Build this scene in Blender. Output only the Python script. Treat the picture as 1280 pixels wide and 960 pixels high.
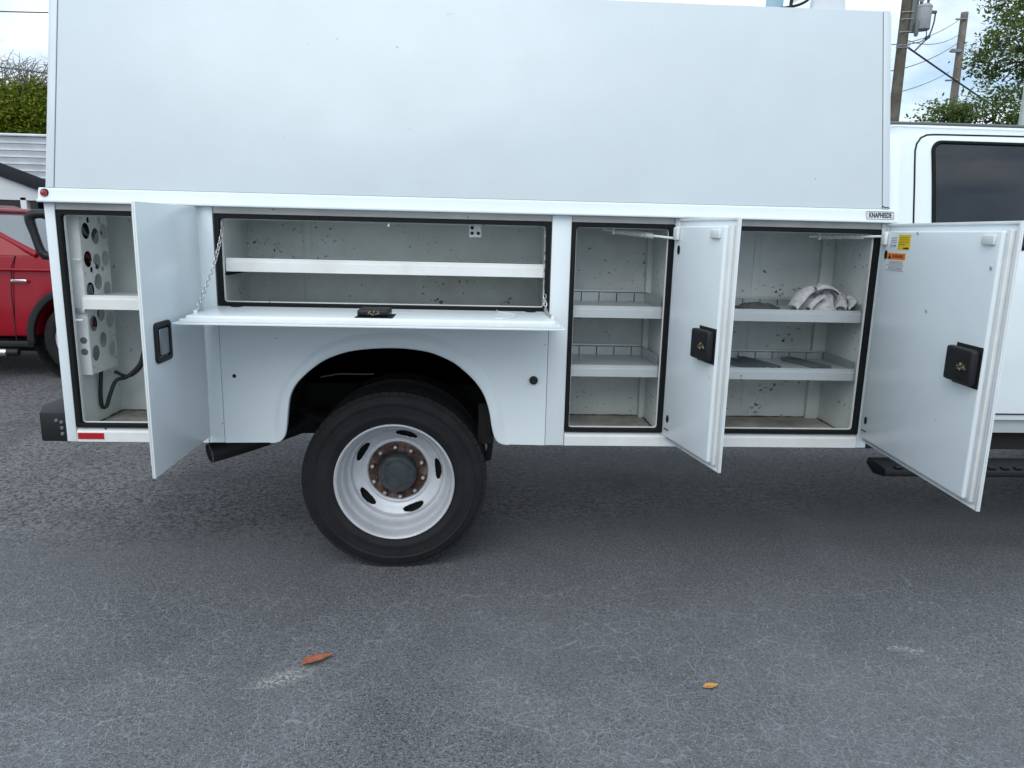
import bpy, bmesh, math, random
from mathutils import Vector, Matrix, noise as mnoise
R = math.radians
for o in list(bpy.data.objects): bpy.data.objects.remove(o)
S = bpy.context.scene
COL = S.collection

# ------------------------------------------------------------------ camera
PITCH, YAW, ROLL = .2022, .0550, .0236
cd = bpy.data.cameras.new('camera'); cam = bpy.data.objects.new('camera', cd); COL.objects.link(cam)
cd.sensor_width = 36; cd.sensor_fit = 'HORIZONTAL'; cd.lens = 925/1280*36
cd.clip_start = .05; cd.clip_end = 2000
_f = Vector((math.sin(YAW)*math.cos(PITCH), math.cos(YAW)*math.cos(PITCH), -math.sin(PITCH)))
_r = Vector((math.cos(YAW), -math.sin(YAW), 0)); _u = _r.cross(_f)
_r2 = _r*math.cos(ROLL)+_u*math.sin(ROLL); _u2 = -_r*math.sin(ROLL)+_u*math.cos(ROLL)
cam.matrix_world = Matrix.Translation((0, -3.06, 1.486)) @ Matrix((( _r2.x,_u2.x,-_f.x),(_r2.y,_u2.y,-_f.y),(_r2.z,_u2.z,-_f.z))).to_4x4()
S.camera = cam

# ------------------------------------------------------------------ world, sun, exposure
SUN_EL, SUN_AZ = R(44), R(198)      # azimuth from +y towards +x: high, on the photographer's side
w = bpy.data.worlds.new('World'); S.world = w; w.use_nodes = True
nt = w.node_tree; nt.nodes.clear()
def N(nt, t, **k):
    n = nt.nodes.new(t)
    for a, b in k.items(): setattr(n, a, b)
    return n
out = N(nt, 'ShaderNodeOutputWorld'); bg = N(nt, 'ShaderNodeBackground'); bg.inputs['Strength'].default_value = .10
sky = N(nt, 'ShaderNodeTexSky', sky_type='NISHITA', sun_disc=False)
sky.sun_elevation = SUN_EL; sky.sun_rotation = SUN_AZ; sky.air_density = 1.0; sky.dust_density = 1.2; sky.ozone_density = 1.0
tc = N(nt, 'ShaderNodeTexCoord'); sep = N(nt, 'ShaderNodeSeparateXYZ'); nt.links.new(tc.outputs['Generated'], sep.inputs[0])
zz = N(nt, 'ShaderNodeMath', operation='ADD'); zz.inputs[1].default_value = .22
mx0 = N(nt, 'ShaderNodeMath', operation='MAXIMUM'); mx0.inputs[1].default_value = 0
nt.links.new(sep.outputs['Z'], mx0.inputs[0]); nt.links.new(mx0.outputs[0], zz.inputs[0])
dx = N(nt, 'ShaderNodeMath', operation='DIVIDE'); dy = N(nt, 'ShaderNodeMath', operation='DIVIDE')
nt.links.new(sep.outputs['X'], dx.inputs[0]); nt.links.new(zz.outputs[0], dx.inputs[1])
nt.links.new(sep.outputs['Y'], dy.inputs[0]); nt.links.new(zz.outputs[0], dy.inputs[1])
cmb = N(nt, 'ShaderNodeCombineXYZ'); nt.links.new(dx.outputs[0], cmb.inputs[0]); nt.links.new(dy.outputs[0], cmb.inputs[1])
cmb.inputs[2].default_value = 11.4
cn = N(nt, 'ShaderNodeTexNoise'); cn.inputs['Scale'].default_value = 1.25; cn.inputs['Detail'].default_value = 7; cn.inputs['Roughness'].default_value = .55; cn.inputs['Distortion'].default_value = .3
nt.links.new(cmb.outputs[0], cn.inputs['Vector'])
cr = N(nt, 'ShaderNodeValToRGB'); cr.color_ramp.elements[0].position = .34; cr.color_ramp.elements[1].position = .53
nt.links.new(cn.outputs[0], cr.inputs[0])
cn2 = N(nt, 'ShaderNodeTexNoise'); cn2.inputs['Scale'].default_value = 2.6; cn2.inputs['Detail'].default_value = 5
nt.links.new(cmb.outputs[0], cn2.inputs['Vector'])
cc = N(nt, 'ShaderNodeValToRGB'); cc.color_ramp.elements[0].position = .34; cc.color_ramp.elements[1].position = .58
cc.color_ramp.elements[0].color = (3.7, 4.7, 5.8, 1); cc.color_ramp.elements[1].color = (8.3, 9.2, 9.8, 1)
nt.links.new(cn2.outputs[0], cc.inputs[0])
mxs = N(nt, 'ShaderNodeMix', data_type='RGBA')
nt.links.new(cr.outputs[0], mxs.inputs['Factor']); nt.links.new(sky.outputs[0], mxs.inputs['A']); nt.links.new(cc.outputs[0], mxs.inputs['B'])
nt.links.new(mxs.outputs['Result'], bg.inputs[0]); nt.links.new(bg.outputs[0], out.inputs[0])

sd = bpy.data.lights.new('sun', 'SUN'); sun = bpy.data.objects.new('sun', sd); COL.objects.link(sun)
sd.energy = .95; sd.angle = R(50); sd.color = (1, .97, .92)
sdir = Vector((math.sin(SUN_AZ)*math.cos(SUN_EL), math.cos(SUN_AZ)*math.cos(SUN_EL), math.sin(SUN_EL)))
sun.rotation_euler = (-sdir).to_track_quat('-Z', 'Y').to_euler(); sun.location = sdir*30
S.render.engine = 'CYCLES'
S.cycles.max_bounces = 6; S.cycles.diffuse_bounces = 4; S.cycles.glossy_bounces = 3; S.cycles.transmission_bounces = 2; S.cycles.caustics_reflective = False; S.cycles.caustics_refractive = False
S.view_settings.view_transform = 'Standard'; S.view_settings.look = 'None'; S.view_settings.exposure = 0.66; S.view_settings.gamma = 1

# ------------------------------------------------------------------ materials
MATS = {}
def newmat(name):
    m = bpy.data.materials.new(name); m.use_nodes = True
    MATS[name] = m; nt = m.node_tree; b = nt.nodes['Principled BSDF']
    return m, nt, b
def simple(name, col, rough=.5, metal=0, spec=.5, noise=0, nscale=8, coat=0, bump=0, bscale=60, emit=None):
    m, nt, b = newmat(name)
    b.inputs['Base Color'].default_value = (*col, 1); b.inputs['Roughness'].default_value = rough
    b.inputs['Metallic'].default_value = metal; b.inputs['Specular IOR Level'].default_value = spec; b.inputs['Coat Weight'].default_value = coat
    if noise or bump:
        tc = N(nt, 'ShaderNodeTexCoord')
    if noise:
        n = N(nt, 'ShaderNodeTexNoise'); n.inputs['Scale'].default_value = nscale; n.inputs['Detail'].default_value = 6; n.inputs['Roughness'].default_value = .6
        nt.links.new(tc.outputs['Object'], n.inputs['Vector'])
        mr = N(nt, 'ShaderNodeMapRange'); mr.inputs['From Min'].default_value = .3; mr.inputs['From Max'].default_value = .7
        mr.inputs['To Min'].default_value = 1-noise; mr.inputs['To Max'].default_value = 1+noise*.4
        nt.links.new(n.outputs[0], mr.inputs[0])
        v = N(nt, 'ShaderNodeVectorMath', operation='SCALE'); v.inputs[0].default_value = col
        nt.links.new(mr.outputs[0], v.inputs['Scale']); nt.links.new(v.outputs[0], b.inputs['Base Color'])
        r = N(nt, 'ShaderNodeMapRange'); r.inputs['To Min'].default_value = max(0, rough-.08); r.inputs['To Max'].default_value = min(1, rough+.12)
        nt.links.new(n.outputs[0], r.inputs[0]); nt.links.new(r.outputs[0], b.inputs['Roughness'])
    if bump:
        n2 = N(nt, 'ShaderNodeTexNoise'); n2.inputs['Scale'].default_value = bscale; n2.inputs['Detail'].default_value = 4
        nt.links.new(tc.outputs['Object'], n2.inputs['Vector'])
        bp = N(nt, 'ShaderNodeBump'); bp.inputs['Strength'].default_value = bump; bp.inputs['Distance'].default_value = .01
        nt.links.new(n2.outputs[0], bp.inputs['Height']); nt.links.new(bp.outputs[0], b.inputs['Normal'])
    return m
def worn_paint(name, col, rough, chip_amt, chip_scale, grime, grime_col=(.22, .17, .12), chip_col=(.045, .04, .038), coat=.0, stretch=(1, 1, 1), wobble=0, gmin=.42):
    """painted steel: blotchy dirt film, dark chips and scratches"""
    m, nt, b = newmat(name)
    tc = N(nt, 'ShaderNodeTexCoord'); L = nt.links.new
    mp = N(nt, 'ShaderNodeMapping'); mp.inputs['Scale'].default_value = stretch; mp.inputs['Rotation'].default_value = (0, R(28) if stretch != (1, 1, 1) else 0, 0); L(tc.outputs['Object'], mp.inputs[0])
    g = N(nt, 'ShaderNodeTexNoise'); g.inputs['Scale'].default_value = 3.2; g.inputs['Detail'].default_value = 9; g.inputs['Roughness'].default_value = .68; L(tc.outputs['Object'], g.inputs['Vector'])
    gr = N(nt, 'ShaderNodeMapRange'); gr.inputs['From Min'].default_value = gmin; gr.inputs['From Max'].default_value = gmin+.36; gr.inputs['To Max'].default_value = grime; L(g.outputs[0], gr.inputs[0])
    m1 = N(nt, 'ShaderNodeMix', data_type='RGBA'); m1.inputs['A'].default_value = (*col, 1); m1.inputs['B'].default_value = (*grime_col, 1); L(gr.outputs[0], m1.inputs['Factor'])
    dn = N(nt, 'ShaderNodeTexNoise'); dn.inputs['Scale'].default_value = chip_scale*1.1; dn.inputs['Detail'].default_value = 3; L(mp.outputs[0], dn.inputs['Vector'])
    dv = N(nt, 'ShaderNodeVectorMath', operation='MULTIPLY_ADD'); L(dn.outputs['Color'], dv.inputs[0]); dv.inputs[1].default_value = (1.9/chip_scale,)*3; L(mp.outputs[0], dv.inputs[2])
    c = N(nt, 'ShaderNodeTexVoronoi'); c.inputs['Scale'].default_value = chip_scale; L(dv.outputs[0], c.inputs['Vector'])
    sc = N(nt, 'ShaderNodeSeparateColor'); L(c.outputs['Color'], sc.inputs[0])
    k = N(nt, 'ShaderNodeTexNoise'); k.inputs['Scale'].default_value = 3.6; k.inputs['Detail'].default_value = 3; L(tc.outputs['Object'], k.inputs['Vector'])
    kr = N(nt, 'ShaderNodeMapRange'); kr.inputs['From Min'].default_value = .46; kr.inputs['From Max'].default_value = .64; kr.inputs['To Min'].default_value = 0; kr.inputs['To Max'].default_value = chip_amt; L(k.outputs[0], kr.inputs[0])
    # a cell carries a chip when its random number is below the local density; its size is random too
    lt = N(nt, 'ShaderNodeMath', operation='LESS_THAN'); L(sc.outputs[0], lt.inputs[0]); L(kr.outputs[0], lt.inputs[1])
    sz = N(nt, 'ShaderNodeMapRange'); sz.inputs['To Min'].default_value = .05; sz.inputs['To Max'].default_value = .40; L(sc.outputs[1], sz.inputs[0])
    l2 = N(nt, 'ShaderNodeMath', operation='LESS_THAN'); L(c.outputs['Distance'], l2.inputs[0]); L(sz.outputs[0], l2.inputs[1])
    c0 = N(nt, 'ShaderNodeMath', operation='MULTIPLY'); L(lt.outputs[0], c0.inputs[0]); L(l2.outputs[0], c0.inputs[1])
    dk = N(nt, 'ShaderNodeMapRange'); dk.inputs['To Min'].default_value = .25; dk.inputs['To Max'].default_value = 1.0; L(sc.outputs[2], dk.inputs[0])
    cr = N(nt, 'ShaderNodeMath', operation='MULTIPLY'); L(c0.outputs[0], cr.inputs[0]); L(dk.outputs[0], cr.inputs[1])
    m2 = N(nt, 'ShaderNodeMix', data_type='RGBA'); L(cr.outputs[0], m2.inputs['Factor']); L(m1.outputs['Result'], m2.inputs['A']); m2.inputs['B'].default_value = (*chip_col, 1)
    L(m2.outputs['Result'], b.inputs['Base Color'])
    rr = N(nt, 'ShaderNodeMapRange'); rr.inputs['To Min'].default_value = rough-.08; rr.inputs['To Max'].default_value = rough+.16; L(g.outputs[0], rr.inputs[0]); L(rr.outputs[0], b.inputs['Roughness'])
    b.inputs['Coat Weight'].default_value = coat; b.inputs['Coat Roughness'].default_value = .12
    if wobble:
        wn = N(nt, 'ShaderNodeTexNoise'); wn.inputs['Scale'].default_value = 2.2; wn.inputs['Detail'].default_value = 2; L(tc.outputs['Object'], wn.inputs['Vector'])
        bp = N(nt, 'ShaderNodeBump'); bp.inputs['Strength'].default_value = wobble; bp.inputs['Distance'].default_value = .02
        L(wn.outputs[0], bp.inputs['Height']); L(bp.outputs[0], b.inputs['Normal'])
    return m

worn_paint('paint', (.72, .79, .82), .44, .006, 95, .05, coat=.04, wobble=.08)
worn_paint('upper_paint_dimmed', (.60, .67, .71), .30, .003, 130, .07, coat=.12, wobble=.45)  # body white, colour darkened to offset the extra light the leaning panel catches
worn_paint('paint_edge', (.74, .77, .77), .40, .03, 70, .25)
worn_paint('paint_door', (.73, .80, .83), .30, .010, 75, .07, coat=.15, wobble=.1)
worn_paint('liner', (.66, .71, .70), .48, .42, 62, .30, stretch=(.7, 1, 1.1))
worn_paint('liner_worn', (.66, .71, .70), .48, .75, 60, .35, stretch=(.8, 1, 1.1))
worn_paint('floor_liner', (.52, .52, .50), .6, .12, 40, .95, grime_col=(.13, .11, .085), stretch=(.6, 1, 1), gmin=.30)
worn_paint('header', (.58, .58, .56), .5, .05, 70, .5)
worn_paint('galv', (.56, .60, .62), .36, .05, 60, .45, grime_col=(.34, .36, .36)); MATS['galv'].node_tree.nodes['Principled BSDF'].inputs['Metallic'].default_value = .55
worn_paint('galv_mid', (.44, .49, .50), .33, .06, 60, .6, grime_col=(.22, .24, .24)); MATS['galv_mid'].node_tree.nodes['Principled BSDF'].inputs['Metallic'].default_value = .6
worn_paint('galv_dark', (.22, .26, .27), .4, .05, 60, .45, grime_col=(.08, .09, .09)); MATS['galv_dark'].node_tree.nodes['Principled BSDF'].inputs['Metallic'].default_value = .5
worn_paint('white_shelf', (.74, .76, .75), .42, .06, 60, .3)
simple('cab_paint', (.76, .84, .87), .25, coat=.4)
simple('rubber_seal', (.007, .009, .010), .7, spec=.2)
simple('black_plastic', (.009, .010, .012), .42, spec=.35, bump=.15, bscale=400)
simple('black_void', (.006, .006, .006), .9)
simple('pipe_black', (.022, .022, .024), .6, noise=.4, nscale=12)
simple('underbody', (.010, .010, .011), .85, noise=.5, nscale=9)
simple('liner_black', (.008, .008, .008), .9)
simple('steel', (.62, .64, .65), .35, metal=.8, noise=.25, nscale=40)
simple('zinc_white', (.80, .81, .79), .45, metal=.1, noise=.2, nscale=50)
simple('brass', (.26, .22, .14), .4, metal=.8, noise=.5, nscale=90)
simple('glass_dark', (.010, .012, .014), .03, spec=.7)
simple('red_lens', (.30, .01, .015), .18, coat=.6)
simple('wire_red', (.10, .012, .012), .5)
simple('red_reflector', (.42, .006, .010), .3, noise=.2, nscale=200)
simple('badge_plate', (.62, .65, .67), .35, metal=.2)
simple('print_black', (.012, .012, .013), .5)
simple('sticker_yellow', (.78, .56, .01), .45, noise=.12, nscale=60)
simple('sticker_orange', (.85, .22, .02), .45)
simple('sticker_white', (.74, .75, .76), .45)
simple('print_grey', (.22, .23, .25), .6)
simple('print_blue', (.30, .36, .50), .6)
simple('print_ochre', (.34, .24, .01), .6)
simple('handle_grey', (.28, .32, .35), .25, metal=.5)
simple('cable', (.010, .010, .011), .5)
simple('green_box', (.07, .11, .09), .6)
simple('box_grey', (.13, .15, .15), .6)
simple('rack_white', (.70, .74, .77), .4, noise=.08)
simple('rack_blue', (.36, .52, .62), .4, noise=.1)
simple('red_paint', (.26, .004, .014), .16, spec=.3)
simple('suv_black', (.010, .011, .012), .55, spec=.35)
simple('suv_glass', (.022, .03, .034), .04, spec=.8)
simple('chrome', (.75, .76, .77), .15, metal=1)
simple('alloy', (.52, .53, .55), .3, metal=.6)
simple('building_white', (.62, .65, .68), .6, noise=.12, nscale=2)
simple('roof_metal', (.72, .76, .80), .42, metal=.15, noise=.12, nscale=3)
simple('fascia_dark', (.022, .025, .033), .7, spec=.2, noise=.3, nscale=5)
simple('window_dark', (.008, .009, .010), .12)
simple('pole_wood', (.125, .11, .085), .85, noise=.55, nscale=3, bump=.5, bscale=30)
simple('pole_wood_pale', (.21, .19, .165), .85, noise=.45, nscale=3, bump=.5, bscale=30)
simple('transformer', (.36, .38, .40), .45, noise=.15, nscale=8)
simple('ceramic', (.10, .08, .07), .3)
simple('wire', (.05, .055, .06), .6)
simple('wire_pale', (.22, .24, .26), .5)
simple('bark', (.11, .09, .07), .9, noise=.5, nscale=6)
simple('bark_grey', (.20, .18, .165), .9, noise=.3, nscale=6)
simple('post_grey', (.42, .47, .47), .45, metal=.3, noise=.15)

def leafmat(name, c0, c1, trans=.25):
    m, nt, b = newmat(name); L = nt.links.new
    oi = N(nt, 'ShaderNodeNewGeometry'); r = N(nt, 'ShaderNodeValToRGB')
    r.color_ramp.elements[0].color = (*c0, 1); r.color_ramp.elements[1].color = (*c1, 1)
    L(oi.outputs['Random Per Island'], r.inputs[0]); L(r.outputs[0], b.inputs['Base Color'])
    b.inputs['Roughness'].default_value = .5
    tr = N(nt, 'ShaderNodeBsdfTranslucent'); L(r.outputs[0], tr.inputs[0]); mix = N(nt, 'ShaderNodeMixShader'); mix.inputs[0].default_value = trans
    L(b.outputs[0], mix.inputs[1]); L(tr.outputs[0], mix.inputs[2]); L(mix.outputs[0], nt.nodes['Material Output'].inputs[0])
    return m
leafmat('leaf_green', (.07, .12, .03), (.20, .27, .07), .45)
leafmat('leaf_yellow', (.11, .16, .010), (.27, .32, .03), .4)
leafmat('leaf_far', (.03, .05, .03), (.06, .08, .04))

def tyre_mat():
    m, nt, b = newmat('tyre'); L = nt.links.new
    tc = N(nt, 'ShaderNodeTexCoord')
    n = N(nt, 'ShaderNodeTexNoise'); n.inputs['Scale'].default_value = 9; n.inputs['Detail'].default_value = 6; L(tc.outputs['Object'], n.inputs['Vector'])
    r = N(nt, 'ShaderNodeValToRGB'); r.color_ramp.elements[0].position = .3; r.color_ramp.elements[1].position = .75
    r.color_ramp.elements[0].color = (.006, .007, .008, 1); r.color_ramp.elements[1].color = (.014, .014, .016, 1)
    L(n.outputs[0], r.inputs[0]); L(r.outputs[0], b.inputs['Base Color']); b.inputs['Roughness'].default_value = .72; b.inputs['Specular IOR Level'].default_value = .3
    n2 = N(nt, 'ShaderNodeTexNoise'); n2.inputs['Scale'].default_value = 120; n2.inputs['Detail'].default_value = 3; L(tc.outputs['Object'], n2.inputs['Vector'])
    bp = N(nt, 'ShaderNodeBump'); bp.inputs['Strength'].default_value = .25; bp.inputs['Distance'].default_value = .004; L(n2.outputs[0], bp.inputs['Height']); L(bp.outputs[0], b.inputs['Normal'])
tyre_mat()
def rust_mat():
    m, nt, b = newmat('rusty_hub'); L = nt.links.new
    tc = N(nt, 'ShaderNodeTexCoord')
    n = N(nt, 'ShaderNodeTexNoise'); n.inputs['Scale'].default_value = 26; n.inputs['Detail'].default_value = 8; n.inputs['Roughness'].default_value = .7; L(tc.outputs['Object'], n.inputs['Vector'])
    r = N(nt, 'ShaderNodeValToRGB'); e = r.color_ramp.elements
    e[0].position = .34; e[0].color = (.022, .016, .015, 1); e[1].position = .70; e[1].color = (.20, .165, .14, 1)
    x = e.new(.5); x.color = (.070, .036, .027, 1)
    L(n.outputs[0], r.inputs[0]); L(r.outputs[0], b.inputs['Base Color']); b.inputs['Roughness'].default_value = .8
    bp = N(nt, 'ShaderNodeBump'); bp.inputs['Strength'].default_value = .5; bp.inputs['Distance'].default_value = .004; L(n.outputs[0], bp.inputs['Height']); L(bp.outputs[0], b.inputs['Normal'])
rust_mat()
worn_paint('rim_silver', (.60, .62, .66), .36, .02, 60, .40, grime_col=(.20, .20, .22), chip_col=(.08, .06, .04)); MATS['rim_silver'].node_tree.nodes['Principled BSDF'].inputs['Metallic'].default_value = .25
simple('rust_bead', (.10, .055, .035), .85, noise=.6, nscale=30)
simple('hub_cover', (.040, .050, .056), .5, noise=.5, nscale=30)
simple('cloth', (.45, .46, .48), .9, noise=.3, nscale=40, bump=.4, bscale=350)
simple('cloth_dark', (.06, .065, .065), .9, noise=.4, nscale=30)
simple('dry_leaf', (.36, .12, .065), .7, noise=.4, nscale=60)
simple('orange_leaf', (.62, .33, .09), .6, noise=.35, nscale=80)

def asphalt():
    m, nt, b = newmat('asphalt'); L = nt.links.new
    tc = N(nt, 'ShaderNodeTexCoord'); P = tc.outputs['Object']
    def noise(scale, det=5, rough=.6, dist=0, vec=P):
        n = N(nt, 'ShaderNodeTexNoise'); n.inputs['Scale'].default_value = scale; n.inputs['Detail'].default_value = det; n.inputs['Roughness'].default_value = rough; n.inputs['Distortion'].default_value = dist
        L(vec, n.inputs['Vector']); return n.outputs[0]
    def mr(x, a, c, lo=0, hi=1, clamp=True, smooth=False):
        n = N(nt, 'ShaderNodeMapRange'); n.clamp = clamp
        if smooth: n.interpolation_type = 'SMOOTHSTEP'
        n.inputs['From Min'].default_value = a; n.inputs['From Max'].default_value = c; n.inputs['To Min'].default_value = lo; n.inputs['To Max'].default_value = hi
        L(x, n.inputs[0]); return n.outputs[0]
    def mm(op, a, c):
        n = N(nt, 'ShaderNodeMath', operation=op)
        for i, v in enumerate((a, c)):
            if isinstance(v, (int, float)): n.inputs[i].default_value = v
            else: L(v, n.inputs[i])
        return n.outputs[0]
    def mixc(f, a, c):
        n = N(nt, 'ShaderNodeMix', data_type='RGBA')
        if isinstance(f, (int, float)): n.inputs['Factor'].default_value = f
        else: L(f, n.inputs['Factor'])
        for k, v in (('A', a), ('B', c)):
            if isinstance(v, tuple): n.inputs[k].default_value = (*v, 1)
            else: L(v, n.inputs[k])
        return n.outputs['Result']
    sp = N(nt, 'ShaderNodeSeparateXYZ'); L(P, sp.inputs[0]); X, Y = sp.outputs['X'], sp.outputs['Y']
    big = noise(.7, 3, .6); mid = noise(3.5, 4, .65); fine = noise(85, 1, .6)
    # sealed zone (near) / older rough asphalt (far): wavy border
    bord = mm('ADD', Y, mm('MULTIPLY', mm('SUBTRACT', noise(1.3, 2), .5), .5))
    bord = mm('SUBTRACT', bord, mm('MULTIPLY', X, .12))
    old = mr(bord, .22, .85, smooth=True)
    base = mixc(mr(big, .30, .72), (.118, .123, .134), (.152, .158, .171))
    base = mixc(mr(mid, .42, .75, 0, .40), base, (.078, .081, .089))
    # aggregate speckle
    vo = N(nt, 'ShaderNodeTexVoronoi'); vo.inputs['Scale'].default_value = 250; L(P, vo.inputs['Vector'])
    sepc = N(nt, 'ShaderNodeSeparateColor'); L(vo.outputs['Color'], sepc.inputs[0])
    base = mixc(mr(sepc.outputs[0], .0, 1, .0, .64), base, (.045, .047, .052))
    base = mixc(mr(sepc.outputs[1], .84, 1, 0, .7), base, (.34, .35, .37))
    base = mixc(mr(fine, .34, .50, .8, 0), base, (.026, .027, .030))
    base = mixc(mr(noise(210, 1, .5), .56, .70, 0, .55), base, (.30, .31, .33))
    # old asphalt: coarse stone, dark pits
    v2 = N(nt, 'ShaderNodeTexVoronoi'); v2.inputs['Scale'].default_value = 95; L(P, v2.inputs['Vector'])
    s2 = N(nt, 'ShaderNodeSeparateColor'); L(v2.outputs['Color'], s2.inputs[0])
    oldc = mixc(mr(s2.outputs[0], .1, .9), (.08, .081, .087), (.21, .21, .22))
    pit = noise(38, 3, .7, .8)
    oldc = mixc(mr(pit, .50, .60), oldc, (.022, .022, .024))
    oldc = mixc(mr(noise(2.6, 2, .6), .45, .7, 0, .5), oldc, (.045, .046, .050))
    base = mixc(old, base, oldc)
    # pale crack network on the sealed zone
    dn = N(nt, 'ShaderNodeTexNoise'); dn.inputs['Scale'].default_value = 9; dn.inputs['Detail'].default_value = 3; L(P, dn.inputs['Vector'])
    dv = N(nt, 'ShaderNodeVectorMath', operation='MULTIPLY_ADD'); L(dn.outputs['Color'], dv.inputs[0]); dv.inputs[1].default_value = (.05, .05, 0); L(P, dv.inputs[2])
    def cracks(scale, wid, m0, m1, seed):
        mp = N(nt, 'ShaderNodeMapping'); mp.inputs['Location'].default_value = (seed, seed*1.7, 0); mp.inputs['Scale'].default_value = (1, 1, 0); L(dv.outputs[0], mp.inputs[0])
        v = N(nt, 'ShaderNodeTexVoronoi', feature='DISTANCE_TO_EDGE'); v.inputs['Scale'].default_value = scale; L(mp.outputs[0], v.inputs['Vector'])
        c = mr(v.outputs['Distance'], wid*.3, wid, 1, 0)
        return mm('MULTIPLY', c, mr(noise(1.9+seed*.1, 2, .6), m0, m1))
    ck = mm('MAXIMUM', cracks(11, .019, .34, .54, 2.0), cracks(24, .030, .38, .56, 5.0))
    ck = mm('MULTIPLY', ck, mr(noise(40, 1), .30, .55))
    ckm = mm('MULTIPLY', ck, mr(Y, -.6, .5, 1, 0, smooth=True))
    base = mixc(mm('MULTIPLY', ckm, .50), base, (.36, .375, .40))
    # broad pale patches, fading out towards the truck
    base = mixc(mm('MULTIPLY', mr(noise(1.1, 5, .7), .36, .70, 0, .42), mr(Y, -1.0, .1, 1, .05, smooth=True)), base, (.24, .25, .27))
    # chalky scuffs and oil stains
    def spot(x, y, rx, ry, ang=0):
        mp = N(nt, 'ShaderNodeMapping', vector_type='TEXTURE'); mp.inputs['Location'].default_value = (x, y, 0); mp.inputs['Rotation'].default_value = (0, 0, ang); mp.inputs['Scale'].default_value = (rx, ry, 1); L(P, mp.inputs[0])
        ln = N(nt, 'ShaderNodeVectorMath', operation='LENGTH'); L(mp.outputs[0], ln.inputs[0])
        return mr(ln.outputs['Value'], .2, 1, 1, 0)
    sc = mm('MAXIMUM', spot(-.625, -.79, .13, .055, .5), mm('MAXIMUM', spot(1.655, -.65, .05, .03), spot(1.60, -.63, .07, .02)))
    sc = mm('MULTIPLY', sc, mr(noise(70, 2, .7), .46, .58))
    base = mixc(mm('MULTIPLY', sc, .8), base, (.50, .49, .44))
    oil = mm('MAXIMUM', spot(.95, 1.28, .40, .30), mm('MULTIPLY', spot(1.55, 1.75, .5, .22), .8))
    oil = mm('MULTIPLY', oil, mr(noise(6, 3, .7), .3, .55))
    base = mixc(mm('MULTIPLY', oil, .92), base, (.020, .020, .021))
    L(base, b.inputs['Base Color'])
    L(mr(fine, 0, 1, .50, .78), b.inputs['Roughness']); b.inputs['Specular IOR Level'].default_value = .45
    h = mm('MULTIPLY', vo.outputs['Distance'], 1.0)
    h = mm('ADD', h, mm('MULTIPLY', mr(Y, .25, .6), mm('MULTIPLY', pit, -1.6)))
    bp = N(nt, 'ShaderNodeBump'); bp.inputs['Strength'].default_value = .42; bp.inputs['Distance'].default_value = .006; L(h, bp.inputs['Height']); L(bp.outputs[0], b.inputs['Normal'])
asphalt()

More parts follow.
